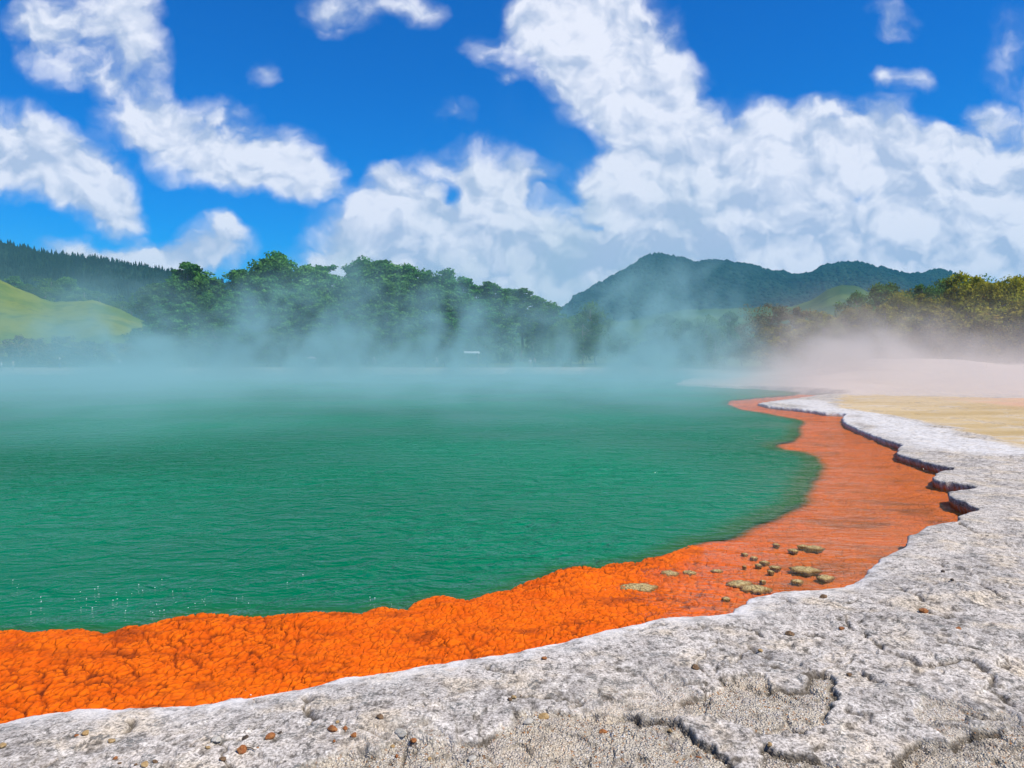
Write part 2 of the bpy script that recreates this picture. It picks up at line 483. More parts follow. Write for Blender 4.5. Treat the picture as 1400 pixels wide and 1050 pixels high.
def bed_height(x, y):
    """the orange ledge under the water and its edge into the deep"""
    so = drop_sd(x, y) + 0.05 * fbm(x * 1.3, y * 1.3, 4, 41)
    r = x / np.maximum(y, 0.5)
    wet = sstep(0.0, 0.46, r)
    z = WATER + 0.030 - 0.075 * wet
    wx = x + 0.06 * fbm(x * 3, y * 3, 2, 43); wy = y + 0.06 * fbm(x * 3 + 7, y * 3, 2, 44)
    f1, f2, cid = worley(wx * 8.5, wy * 7.0, 45)
    plate = sstep(0.02, 0.16, f2 - f1)
    patch = sstep(-0.35, 0.25, fbm(x * 0.8, y * 0.8, 3, 46))
    g1, g2, gid = worley(wx * 19.0, wy * 15.0, 47)
    small = sstep(0.02, 0.2, g2 - g1)
    z = z + (0.014 * (plate - 1) * patch + 0.005 * (cid - 0.5) + 0.008 * (small - 1) + 0.003 * (gid - 0.5)) * (1 - 0.55 * wet)
    z = z + 0.012 * fbm(x * 0.9, y * 0.9, 3, 48) + 0.005 * fbm(x * 6, y * 6, 3, 49)
    lump = sstep(-0.25, 0.55, fbm(x * 1.6, y * 1.6, 3, 50))
    z = z + np.exp(-((so + 0.16) / 0.14) ** 2) * (0.002 + 0.030 * lump) * (1 - 0.85 * wet)
    z = z - sstep(0.05, 0.30 + 0.5 * wet, so) * 0.45 - sstep(0.2, 2.0, so) * 2.0
    cr = np.clip((1 - plate) * patch + 0.6 * (1 - small), 0, 1)
    return z, so, cr

def polar(r0, r1, nr, a0, a1, na, pw=1.0):
    rr = np.linspace(r0 ** -pw, r1 ** -pw, nr) ** (-1 / pw)
    aa = np.radians(np.linspace(a0, a1, na))
    R, A = np.meshgrid(rr, aa, indexing='ij')
    return R * np.sin(A), R * np.cos(A)

# ------------------------------------------------------------------ ground: the sinter shelf
def ground_material(name, near):
    m, t, out = material(name)
    p = t.pos()
    n1 = t.noise(p, 1.1, 6, 0.6)
    n2 = t.noise(p, 7.0, 8, 0.68)
    n3 = t.noise(t.mapping(p, scale=(1, .7, 1)), 24.0, 7, 0.72)
    c = t.mix(t.step(0.36, 0.62, n1), (0.27, 0.245, 0.22), (0.47, 0.42, 0.365))
    c = t.mix(t.step(0.40, 0.66, n2, 0, 0.75), c, (0.56, 0.515, 0.455))
    tan = t.noise(p, 2.3, 5, 0.6)
    c = t.mix(t.step(0.48, 0.66, tan, 0, 0.75), c, (0.54, 0.45, 0.33))
    c = t.mix(t.step(0.475, 0.40, n3, 0, 0.85), c, (0.10, 0.09, 0.075))
    c = t.mix(t.step(0.55, 0.68, n3, 0, 0.6), c, (0.68, 0.635, 0.57))
    if near:
        grain = t.noise(t.mapping(p, scale=(1, .8, 1)), 75.0, 4, 0.7)
        c = t.mix(1.0, c, t.mix(t.step(0.36, 0.62, grain), (0.54, 0.515, 0.48), (1.36, 1.34, 1.31)), 'MULTIPLY')
        lich = t.noise(p, 5.0, 6, 0.75)
        speck = t.noise(p, 60.0, 4, 0.65)
        c = t.mix(t.math('MULTIPLY', t.step(0.50, 0.62, lich), t.step(0.46, 0.6, speck), clamp=True), c, (0.13, 0.13, 0.115))
        rim = t.attr("rim")
        c = t.mix(t.math('MULTIPLY', t.step(0.3, 0.95, rim), t.step(0.38, 0.58, n2, 0.1, 0.9)), c, (0.72, 0.675, 0.615))
        gr = t.attr("gravel")
        gc = t.voronoi(p, 95.0, out=1)
        gsep = t.node("ShaderNodeSeparateXYZ"); t.put(gsep.inputs[0], gc)
        gcol = t.mix(gsep.outputs[0], (0.40, 0.335, 0.24), (0.64, 0.56, 0.43))
        gcol = t.mix(t.step(0.90, 0.96, gsep.outputs[1]), gcol, (0.62, 0.58, 0.52))
        gcol = t.mix(t.step(0.10, 0.05, gsep.outputs[2]), gcol, (0.36, 0.17, 0.06))
        gcol = t.mix(t.step(0.5, 0.7, tan, 0, 0.6), gcol, (0.60, 0.48, 0.33))
        gd = t.voronoi(p, 95.0)
        gcol = t.mix(t.step(0.5, 0.8, gd, 0, 0.5), gcol, (0.20, 0.15, 0.10))
        c = t.mix(t.math('MULTIPLY', gr, t.step(0.34, 0.56, n2, 0.15, 0.95)), c, gcol)
        rust = t.noise(p, 3.1, 4, 0.6)
        c = t.mix(t.math('MULTIPLY', t.step(0.62, 0.74, rust), t.step(0.5, 0.6, n2, 0, 0.5)), c, (0.40, 0.24, 0.11))
        ck = t.attr("crack")
        c = t.mix(t.math('MULTIPLY', ck, 0.9), c, (0.06, 0.046, 0.03))
        # bright washed strip and ochre flat further right
        c = t.mix(t.math('MULTIPLY', t.attr("white"), t.step(0.38, 0.62, n2, 0.25, 0.9)), c, (0.60, 0.575, 0.54))
        och = t.mix(t.step(0.35, 0.65, t.noise(t.mapping(p, scale=(.35, 1, 1)), 0.5, 5, 0.6)), (0.46, 0.29, 0.055), (0.58, 0.40, 0.15))
        och = t.mix(t.step(0.5, 0.7, t.noise(t.mapping(p, scale=(.3, 1, 1)), 1.3, 6, 0.65), 0, 0.7), och, (0.56, 0.49, 0.40))
        c = t.mix(t.attr("ochre"), c, och)
        c = t.mix(t.attr("flush"), c, (0.66, 0.30, 0.14))
        # cut edge: dark brown along the top, then the algae's orange waterline stain
        z = t.node("ShaderNodeSeparateXYZ"); t.put(z.inputs[0], p)
        face = t.attr("face")
        edge = t.noise(p, 9.0, 4, 0.6)
        zz = t.math('MULTIPLY_ADD', t.math('SUBTRACT', edge, 0.5), 0.06, z.outputs[2])
        fc = t.mix(t.step(-0.095, -0.06, zz), (0.46, 0.11, 0.006), (0.10, 0.055, 0.016))
        fc = t.mix(t.step(0.62, 0.7, t.noise(p, 40.0, 2)), fc, (0.40, 0.36, 0.22))
        c = t.mix(face, c, fc)
        h = t.math('ADD', t.math('MULTIPLY', n3, 0.6), t.math('ADD', t.math('MULTIPLY', speck, 0.3), t.math('MULTIPLY', grain, 0.35)))
        h = t.math('ADD', h, t.math('MULTIPLY', t.math('MULTIPLY', gr, gd), -1.2))
        nrm = t.bump(h, 0.9, 0.014)
        rough = t.mixf(t.attr("ochre"), 0.92, 0.28)
        principled(t, out, c, rough, nrm, 0.25)
    else:
        veg = t.attr("veg")
        g = t.mix(n2, (0.045, 0.075, 0.018), (0.13, 0.15, 0.045))
        c = t.mix(t.attr("warm"), c, (0.52, 0.43, 0.37))
        c = t.mix(veg, c, g)
        principled(t, out, c, 0.95, t.bump(n2, 0.6, 0.15), 0.1)
    return m

X, Y = polar(2.2, 46.0, 640, -43, 48, 1040, 0.5)
Z, SD, GX, GY, GR, CK, RIM, SC = shelf(X, Y)
RAD = np.hypot(X, Y)
EW = np.maximum(0.09, 1.3 * 2 * RAD ** 1.5 * (2.2 ** -.5 - 46 ** -.5) / 640 + 0.03)
T1 = np.clip(-SD / EW, 0, 1)
TOPZ = Z
RR = X / np.maximum(Y, 0.5)
square = sstep(0.40, 0.58, RR)
low = -0.42
Z2 = np.where(SD < 0, TOPZ + (low - TOPZ) * (T1 ** (1.0 - 0.35 * square)), TOPZ)
push = np.where(SD < 0, -SD * (0.75 + 0.25 * np.maximum(square, sstep(8, 12, RAD))) + square * 0.10 * np.sin(np.clip(T1 * 1.6, 0, 1) * math.pi * 0.5), 0)
X2 = X + GX * push; Y2 = Y + GY * push
OCH = world_poly([(1143,541),(1141,556),(1160,560),(1210,566),(1245,573),(1271,580),(1291,583),(1310,591),(1336,600),(1362,604),(1400,608),(1460,620),(1700,640),(1900,560),(1500,533),(1300,531),(1200,534)])
WHT = world_poly([(1046,548),(1100,556),(1150,566),(1160,575),(1200,592),(1235,606),(1280,616),(1330,622),(1400,625),(1500,640),(1500,615),(1400,606),(1362,602),(1336,598),(1310,589),(1271,578),(1210,564),(1150,556),(1120,545)])
FLU = world_poly([(1310,533),(1340,550),(1400,557),(1500,565),(1600,540),(1400,528)])
wob = 0.5 * fbm(X * 0.5, Y * 0.35, 4, 61)
OC = sstep(-0.15, 0.5, poly_sd(X, Y, OCH) + wob) * sstep(9, 11, Y)
WH = sstep(-0.3, 0.4, poly_sd(X, Y, WHT) + wob) * sstep(8, 10, Y)
FL = sstep(-1.5, 3.0, poly_sd(X, Y, FLU) + wob * 3) * 0.75
Z2 = Z2 - 0.03 * OC
FACE = sstep(0.012, -0.01, SD) * (0.25 + 0.75 * square)
ground_me = grid_mesh("ground", np.stack([X2, Y2, Z2], -1), SD > -0.95 * EW,
                      dict(gravel=GR, crack=CK * (SD > 0.02), rim=RIM * (1 - 0.6 * square), face=FACE, ochre=OC * (1 - GR), white=WH * (1 - OC), flush=FL))
link("ground", ground_me, ground_material("sinter", True), kind="structure", label="pale grey cracked sinter shelf along the pool edge")

# ------------------------------------------------------------------ pool bed
def bed_material():
    m, t, out = material("orange_algae")
    p = t.pos()
    n1 = t.noise(p, 0.9, 5, 0.6); n2 = t.noise(p, 8.0, 6, 0.6)
    v = t.voronoi(t.mapping(p, scale=(1, .8, 1)), 13.0, 'DISTANCE_TO_EDGE')
    c = t.mix(t.step(0.3, 0.7, n1), (0.56, 0.075, 0.001), (0.70, 0.112, 0.001))
    c = t.mix(t.step(0.42, 0.62, n2, 0, 0.5), c, (0.80, 0.15, 0.002))
    c = t.mix(t.step(0.52, 0.72, t.noise(t.mapping(p, scale=(.6, 1.6, 1)), 3.0, 5, .6), 0, 0.85), c, (0.29, 0.045, 0.004))
    c = t.mix(t.math('MULTIPLY', t.attr("crack"), t.step(0.35, 0.6, n2, 0.45, 1.0)), c, (0.14, 0.022, 0.003))
    dp = t.attr("deep")
    wt = t.attr('wet')
    c = t.mix(t.math('MULTIPLY', wt, 0.7), c, (0.60, 0.150, 0.026))
    c = t.mix(t.math('MULTIPLY', wt, t.step(0.47, 0.66, t.noise(t.mapping(p, scale=(.5, 1.2, 1)), 1.9, 7, .68), 0, 0.85)), c, (0.25, 0.075, 0.02))
    c = t.mix(dp, c, (0.34, 0.17, 0.02))
    h = t.math('ADD', t.math('MULTIPLY', t.step(0.0, 0.12, v), 0.6), n2)
    principled(t, out, c, 0.8, t.bump(h, 0.8, 0.012), 0.08)
    return m

X, Y = polar(3.0, 48.0, 430, -44, 46, 1000)
SD, _, _ = pool_sd(X, Y)
Z, SO, CR = bed_height(X, Y)
bed_me = grid_mesh("pool_bed", np.stack([X, Y, Z], -1), (SD < 0.45) & (SO < 2.2), dict(crack=CR, deep=sstep(0.0, 0.35, SO), wet=sstep(0.10, 0.50, X / np.maximum(Y, 0.5))))
link("pool_bed", bed_me, bed_material(), kind="structure", label="bright orange cracked mineral ledge under the shallow water")

# ------------------------------------------------------------------ water
def water_material():
    m, t, out = material("pool_water")
    p = t.pos()
    dep = t.attr("depth")
    d2 = t.math('MULTIPLY', dep, 6.5)
    fac = t.math('SUBTRACT', 1.0, t.math('POWER', 2.718, t.math('MULTIPLY', t.math('POWER', d2, 1.8), -1.0)))
    # ripples: short wind waves in several trains
    q = t.mapping(p, rot=(0, 0, math.radians(-14)), scale=(0.6, 1.0, 1.0))
    a = t.noise(q, 2.9, 4, 0.55, 0.8)
    q2 = t.mapping(p, rot=(0, 0, math.radians(22)), scale=(0.65, 1.0, 1.0))
    b = t.noise(q2, 6.8, 3, 0.5, 0.6)
    c0 = t.noise(p, 0.22, 3, 0.55)
    gust = t.step(0.35, 0.65, c0, 0.35, 1.0)
    h = t.math('ADD', a, t.math('MULTIPLY', b, 0.4))
    nb = t.node("ShaderNodeBump"); nb.inputs["Strength"].default_value = 1.0
    t.put(nb.inputs["Distance"], t.math('MULTIPLY', gust, 0.19)); t.put(nb.inputs["Height"], h)
    nrm = nb.outputs[0]
    big = t.step(0.3, 0.7, t.noise(p, 0.11, 4, 0.55))
    body = t.mix(big, (0.0, 0.094, 0.034), (0.0005, 0.160, 0.072))
    body = t.mix(t.step(0.4, 1.2, dep), (0.02, 0.09, 0.02), body)
    dif = t.node("ShaderNodeBsdfDiffuse"); t.put(dif.inputs["Color"], body); t.put(dif.inputs["Normal"], nrm)
    tra = t.node("ShaderNodeBsdfTransparent"); tra.inputs["Color"].default_value = (0.97, 0.98, 0.97, 1)
    mx = t.node("ShaderNodeMixShader"); t.put(mx.inputs[0], fac)
    t.nt.links.new(tra.outputs[0], mx.inputs[1]); t.nt.links.new(dif.outputs[0], mx.inputs[2])
    gl = t.node("ShaderNodeBsdfGlossy"); gl.inputs["Roughness"].default_value = 0.06; t.put(gl.inputs["Normal"], nrm)
    gl.inputs["Color"].default_value = (1, 1, 1, 1)
    fr = t.node("ShaderNodeFresnel"); fr.inputs["IOR"].default_value = 1.27; t.put(fr.inputs["Normal"], nrm)
    m2 = t.node("ShaderNodeMixShader"); t.put(m2.inputs[0], t.math('MULTIPLY', fr.outputs[0], 0.42))
    t.nt.links.new(mx.outputs[0], m2.inputs[1]); t.nt.links.new(gl.outputs[0], m2.inputs[2])
    t.nt.links.new(m2.outputs[0], out.inputs["Surface"])
    return m

X, Y = polar(2.6, 170.0, 420, -75, 50, 900)
SD, _, _ = pool_sd(X, Y)
BZ, SO, _ = bed_height(X, Y)
DEP0 = np.where(SO < 2.2, np.clip(WATER - BZ, 0, 3), 3.0)
DEP = DEP0 + 0.5 * sstep(-0.10, 0.07 + 0.45 * sstep(0, .46, X / np.maximum(Y, .5)), SO)
water_me = grid_mesh("water", np.stack([X, Y, np.full(X.shape, WATER)], -1), (SD < 0.35) & (BZ < WATER + 0.03), dict(depth=DEP))
link("water", water_me, water_material(), kind="structure", label="rippled jade green water of the hot pool")

# ------------------------------------------------------------------ terrain out to the horizon
rings = np.concatenate([np.linspace(1.0, 44, 22), 44 * (9000 / 44) ** (np.linspace(0, 1, 190)[1:])])
aa = np.concatenate([np.radians(np.linspace(-50, 56, 330)), np.radians(np.linspace(60, 306, 60))])
R, A = np.meshgrid(rings, aa, indexing='ij')
X = R * np.sin(A); Y = R * np.cos(A)
SD, _, _ = pool_sd(X, Y)
SD = SD + 0.8 * fbm(X / 5, Y / 5, 3, 71)
Z = land_height(X, Y) + 0.06 * fbm(X / 3, Y / 3, 3, 72) + 0.3 * sstep(140, 300, R) * fbm(X / 30, Y / 30, 3, 73)
Z = np.where(SD < 0.3, Z + (-3.0 - Z) * sstep(0.3, -1.2, SD), Z)
deg = np.degrees(A)
infine = (R < 45) & (deg > -43.5) & (deg < 48.5)
Z = np.where(infine, Z - 0.7 * sstep(46, 41, R), Z)
r = X / np.maximum(Y, 1)
veg = sstep(6, 22, SD + 5 * fbm(X / 8, Y / 8, 3, 74)) * np.where((Y > 60), 1 - sstep(0.2, 0.35, r) * sstep(118, 100, Y), sstep(60, 75, np.abs(deg)) * (R > 30))
warm = sstep(0.2, 0.4, r) * sstep(35, 45, Y)
terr_me = grid_mesh("terrain", np.stack([X, Y, Z], -1), None, dict(veg=veg, warm=warm), wrap=True)
link("terrain", terr_me, ground_material("far_ground", False), kind="structure", label="pale flat land around the pool running out to the hills")
# ------------------------------------------------------------------ hills and mountain
def interp(pts, px):
    xs = [p[0] for p in pts]; ys = [p[1] for p in pts]
    return np.interp(px, xs, ys)

def ridge_mesh(name, prof, d_ridge, d_front, d_back, base, px0, px1, na, nr, rough, seed, spur=0.3, wl=None):
    """a ridge whose skyline follows prof (px, py as seen ahead), with a front and a back slope"""
    pxs = np.linspace(px0, px1, na)
    top = interp(prof, pxs)
    wl = wl or (d_ridge * 0.12)
    ang = np.arctan((pxs - 700) / F)
    hz = EYE + (496 - top) / F * d_ridge                      # height at the ridge
    tt = np.linspace(0, 1, nr)
    rows = []
    kf = nr * 2 // 3
    dist = np.concatenate([d_front + (d_ridge - d_front) * np.linspace(0, 1, kf), d_ridge + (d_back - d_ridge) * np.linspace(0, 1, nr - kf + 1)[1:]])
    D, P = np.meshgrid(dist, pxs, indexing='ij')
    X = (P - 700) / F * D; Y = D
    H = np.broadcast_to(hz, D.shape)
    s = np.where(D <= d_ridge, (D - d_front) / (d_ridge - d_front), 1 - 0.8 * (D - d_ridge) / (d_back - d_ridge))
    n = fbm(X / wl, Y / wl, 5, seed, 0.55)
    rid = 1 - np.abs(fbm(X / wl * 1.3 + 5, Y / wl * 0.5, 4, seed + 3))
    prof_s = s ** 1.15
    edge = np.sin(np.clip(s, 0, 1) * math.pi)
    Z = base + (H - base) * np.clip(prof_s + edge * (spur * 0.35 * n + spur * 0.3 * (rid - 0.7)), -0.2, 1.0 - 0.02 * edge)
    Z = Z + rough * fbm(X / (wl * 0.12), Y / (wl * 0.12), 4, seed + 5, 0.6) * sstep(0.0, 0.2, s)
    return np.stack([X, Y, Z], -1), s

def bush_material(name, c1, c2, sc, bd, clump=None):
    m, t, out = material(name)
    p = t.pos()
    n = t.noise(p, sc, 6, 0.65); v = t.voronoi(p, sc * 2.2)
    big = t.noise(p, sc * 0.12, 4, 0.6)
    c = t.mix(t.step(0.3, 0.7, n), c1, c2)
    c = t.mix(t.step(0.45, 0.65, big, 0, 0.6), c, tuple(x * 0.55 for x in c1))
    h = t.math('SUBTRACT', n, t.math('MULTIPLY', v, 0.8))
    principled(t, out, c, 1.0, t.bump(h, 1.0, bd), 0.0)
    return m

MOUNT = [(520,470),(660,450),(720,440),(760,428),(781,414),(784,406),(800,400),(830,384),(860,366),(885,352),(900,350),(930,354),(945,360),(960,358),(985,359),(1010,362),(1030,365),
         (1055,372),(1080,377),(1105,376),(1125,366),(1150,360),(1180,363),(1210,370),(1240,376),(1265,374),(1285,372),(1305,378),(1340,392),(1400,405),(1500,420),(1700,440)]
P, S_ = ridge_mesh("mountain", MOUNT, 2600, 1500, 4200, -10, 480, 1700, 620, 90, 5.0, 101, 0.35, 420)
mountain_me = grid_mesh("mountain", P)
link("mountain", mountain_me, bush_material("mountain_bush", (0.012, 0.034, 0.024), (0.026, 0.056, 0.034), 0.05, 10.0), kind="structure", label="blue green bush covered mountain ridge on the skyline")

def pasture_material():
    m, t, out = material("pasture")
    p = t.pos()
    n = t.noise(p, 0.012, 4, 0.55); f = t.noise(p, 0.15, 6, 0.65)
    c = t.mix(t.step(0.4, 0.6, n), (0.04, 0.08, 0.022), (0.075, 0.12, 0.035))
    c = t.mix(t.step(0.54, 0.62, t.noise(p, 0.02, 5, .6), 0, 0.9), c, (0.03, 0.07, 0.03))
    c = t.mix(t.step(0.45, 0.7, f, 0, 0.35), c, (0.05, 0.09, 0.03))
    principled(t, out, c, 1.0, None, 0.0)
    return m
LOWH = [(500,470),(700,462),(800,448),(860,438),(900,430),(935,424),(965,423),(1000,422),(1040,420),(1080,420),(1110,410),(1130,396),(1150,390),(1172,392),(1190,402),(1220,415),(1300,425),(1500,440)]
P, S_ = ridge_mesh("field_hill", LOWH, 1250, 620, 1480, -8, 480, 1520, 340, 60, 1.0, 131, 0.25, 260)
link("field_hill", grid_mesh("field_hill", P), pasture_material(), kind="structure", label="pale green farm fields on low hills below the mountain")

FOREST = [(-500,250),(-200,292),(0,331),(60,346),(120,353),(200,365),(250,374),(330,392),(420,420),(520,450),(640,475)]
P, S_ = ridge_mesh("forest_hill", FOREST, 1150, 560, 1700, -6, -480, 640, 320, 70, 1.5, 151, 0.25, 240)
FOREST_P = P
link("forest_hill", grid_mesh("forest_hill", P), bush_material("hill_bush", (0.010, 0.028, 0.016), (0.020, 0.046, 0.024), 0.09, 4.0), kind="structure", label="dark forested hillside sloping down behind the grove")

GRASSH = [(-500,300),(-150,345),(0,381),(20,392),(40,400),(60,409),(75,413),(100,412),(128,411),(150,417),(170,425),(200,440),(240,460),(300,480),(360,492)]
P, S_ = ridge_mesh("grassy_hill", GRASSH, 330, 215, 470, 2, -420, 380, 240, 60, 0.35, 171, 0.16, 60)
def grass_hill_material():
    m, t, out = material("hill_grass")
    p = t.pos()
    n = t.noise(p, 0.03, 5, 0.6); f = t.noise(p, 0.22, 8, 0.72)
    c = t.mix(t.step(0.42, 0.58, n), (0.085, 0.13, 0.006), (0.15, 0.175, 0.010))
    c = t.mix(t.step(0.50, 0.66, f, 0, 0.65), c, (0.045, 0.085, 0.010))
    principled(t, out, c, 1.0, t.bump(f, 0.5, 0.3), 0.0)
    return m
GRASS_P = P
link("grassy_hill", grid_mesh("grassy_hill", P), grass_hill_material(), kind="structure", label="sunlit yellow green grassy hill on the far bank")

# conifers clothing the forested hill: far off, read as one mass
def forest_mass():
    rng = random.Random(3)
    V = []; Q = []
    n, m_ = FOREST_P.shape[:2]
    for k in range(7600):
        i = rng.random() ** 0.55 * (n * 2 / 3 - 1); j = rng.uniform(90, m_ - 40)
        a = FOREST_P[int(i), int(j)]; b = FOREST_P[min(int(i) + 1, n - 1), min(int(j) + 1, m_ - 1)]
        u_, v_ = rng.random(), rng.random()
        x = a[0] + (b[0] - a[0]) * u_; y = a[1] + (b[1] - a[1]) * v_; z = min(a[2], b[2]) - 1
        h = rng.uniform(7, 12) * (y / 1150) ** 0.5; w = h * rng.uniform(0.20, 0.30)
        for (zb, zt, rr) in ((0.05, 0.5, 1.0), (0.35, 0.78, 0.72), (0.62, 1.0, 0.42)):
            s = len(V); ph = rng.random() * 6
            for q in range(6):
                an = ph + q * math.pi / 3; rad = w * rr * rng.uniform(0.75, 1.15)
                V.append((x + rad * math.cos(an), y + rad * math.sin(an), z + h * (zb + rng.uniform(-.03, .03))))
            V.append((x + rng.uniform(-.2, .2), y, z + h * zt))
            for q in range(6):
                Q.append((s + q, s + (q + 1) % 6, s + 6))
    me = mesh_from_arrays("conifer_forest", V, Q, False)
    link("conifer_forest", me, bush_material("conifer_needles", (0.006, 0.020, 0.012), (0.016, 0.038, 0.020), 0.12, 0.5), kind="stuff", label="dense dark conifer forest clothing the hillside")
forest_mass()

# bush on the mountain: canopy lumps along its slopes and skyline, read as one mass
def mountain_mass():
    rng = np.random.default_rng(5)
    Pm, _ = ridge_mesh("m", MOUNT, 2600, 1500, 4200, -10, 480, 1700, 620, 90, 5.0, 101, 0.35, 420)
    N = 9000
    i = np.where(rng.random(N) < 0.35, rng.uniform(54, 61, N), rng.uniform(18, 61, N)).astype(int); j = rng.integers(120, 470, N)
    c = Pm[i, j] + rng.normal(0, 1.5, (N, 3)) * [1, 1, 0]
    unit = np.array([(0, 0, 1.0)] + [(math.cos(a), math.sin(a), 0.35) for a in np.arange(5) * 2 * math.pi / 5] + [(math.cos(a) * 1.05, math.sin(a) * 1.05, -0.6) for a in np.arange(5) * 2 * math.pi / 5 + .6])
    fc = [(0, 1 + q, 1 + (q + 1) % 5) for q in range(5)] + [(1 + q, 6 + q, 1 + (q + 1) % 5) for q in range(5)] + [(1 + (q + 1) % 5, 6 + q, 6 + (q + 1) % 5) for q in range(5)]
    size = rng.uniform(4.5, 9.5, (N, 1, 1))
    V = c[:, None, :] + unit[None] * size * rng.uniform(0.75, 1.25, (N, len(unit), 1))
    Fc = (np.array(fc)[None] + (np.arange(N) * len(unit))[:, None, None]).reshape(-1, 3)
    me = mesh_from_arrays("mountain_bush", V.reshape(-1, 3), Fc, True)
    link("mountain_forest", me, bush_material("mountain_canopy", (0.008, 0.026, 0.018), (0.020, 0.048, 0.028), 0.05, 2.0), kind="stuff", label="dense native bush covering the slopes of the mountain")
mountain_mass()

# ------------------------------------------------------------------ trees
def foliage_material(name, dark, light, warm=None, per=0.25):
    m, t, out = material(name)
    oi = t.node("ShaderNodeObjectInfo").outputs["Random"]
    p = t.node("ShaderNodeTexCoord").outputs["Object"]
    n = t.noise(p, 0.55, 3, 0.6); f = t.noise(p, 3.0, 2, 0.6)
    c = t.mix(t.step(0.32, 0.68, n), dark, light)
    c = t.mix(t.step(0.5, 0.75, f, 0, 0.5), c, tuple(x * 1.6 for x in light))
    if warm:
        c = t.mix(t.step(0.55, 0.72, t.noise(p, 0.8, 2, .5), 0, 0.8), c, warm)
    k = t.lin(0, 1, oi, 1 - per, 1 + per)
    c = t.mix(1.0, c, t.node("ShaderNodeCombineXYZ").outputs[0], 'MIX') if False else c
    v = t.node("ShaderNodeHueSaturation"); t.put(v.inputs["Value"], k); t.put(v.inputs["Color"], c)
    t.put(v.inputs["Hue"], t.lin(0, 1, t.math('FRACT', t.math('MULTIPLY', oi, 7.31)), 0.485, 0.515))
    d = t.node("ShaderNodeBsdfDiffuse"); t.put(d.inputs[0], v.outputs[0])
    tr = t.node("ShaderNodeBsdfTranslucent"); t.put(tr.inputs[0], v.outputs[0])
    mx = t.node("ShaderNodeMixShader"); mx.inputs[0].default_value = 0.35
    t.nt.links.new(d.outputs[0], mx.inputs[1]); t.nt.links.new(tr.outputs[0], mx.inputs[2])
    t.nt.links.new(mx.outputs[0], out.inputs["Surface"])
    return m

M_PINE = foliage_material("pine_needles", (0.045, 0.155, 0.036), (0.11, 0.27, 0.055))
M_BROAD = foliage_material("dark_leaves", (0.035, 0.10, 0.028), (0.09, 0.19, 0.04))
M_BRIGHT = foliage_material("bright_leaves", (0.05, 0.12, 0.018), (0.16, 0.26, 0.03))
M_OLIVE = foliage_material("olive_leaves", (0.13, 0.13, 0.018), (0.32, 0.29, 0.03), (0.28, 0.18, 0.04))
M_YELLOW = foliage_material("yellow_leaves", (0.12, 0.13, 0.012), (0.36, 0.34, 0.02), (0.16, 0.13, 0.02))
M_BROWN = foliage_material("brown_leaves", (0.10, 0.085, 0.035), (0.22, 0.18, 0.07), (0.25, 0.15, 0.07))
M_BARK = plain("bark", (0.10, 0.08, 0.06), 0.95, 0.4, 1.5)
M_PALEBARK = plain("pale_bark", (0.24, 0.20, 0.16), 0.95, 0.35, 2.0)

def tube(V, Q, pts, radii, sides=6):
    s0 = len(V)
    for k, (p, r) in enumerate(zip(pts, radii)):
        a = Vector(pts[min(k + 1, len(pts) - 1)]) - Vector(pts[max(k - 1, 0)])
        if a.length < 1e-6: a = Vector((0, 0, 1))
        a.normalize()
        u_ = a.cross(Vector((0.31, 0.95, 0.05))).normalized(); v_ = a.cross(u_)
        for q in range(sides):
            an = q * 2 * math.pi / sides
            V.append(tuple(Vector(p) + r * (math.cos(an) * u_ + math.sin(an) * v_)))
    for k in range(len(pts) - 1):
        for q in range(sides):
            a = s0 + k * sides + q; b = s0 + k * sides + (q + 1) % sides
            Q.append((a, b, b + sides, a + sides))

def leaf_quads(V, Q, rng, c, R, n, size, flat=0.7):
    for _ in range(n):
        d = Vector((rng.gauss(0, 1), rng.gauss(0, 1), rng.gauss(0, 1))).normalized()
        rad = R * rng.uniform(0.35, 1.15)
        p = Vector(c) + Vector((d.x * rad, d.y * rad, d.z * rad * flat))
        nrm = (d * 0.8 + Vector((rng.gauss(0, .6), rng.gauss(0, .6), rng.gauss(0, .6) + 0.25))).normalized()
        u_ = nrm.cross(Vector((rng.gauss(0, 1), rng.gauss(0, 1), rng.gauss(0, 1)))).normalized(); v_ = nrm.cross(u_)
        s = size * rng.uniform(0.6, 1.3); w = s * rng.uniform(0.45, 0.8)
        i = len(V)
        V += [tuple(p - u_ * s), tuple(p - v_ * w + nrm * s * .15), tuple(p + u_ * s), tuple(p + v_ * w - nrm * s * .15)]
        Q.append((i, i + 1, i + 2, i + 3))

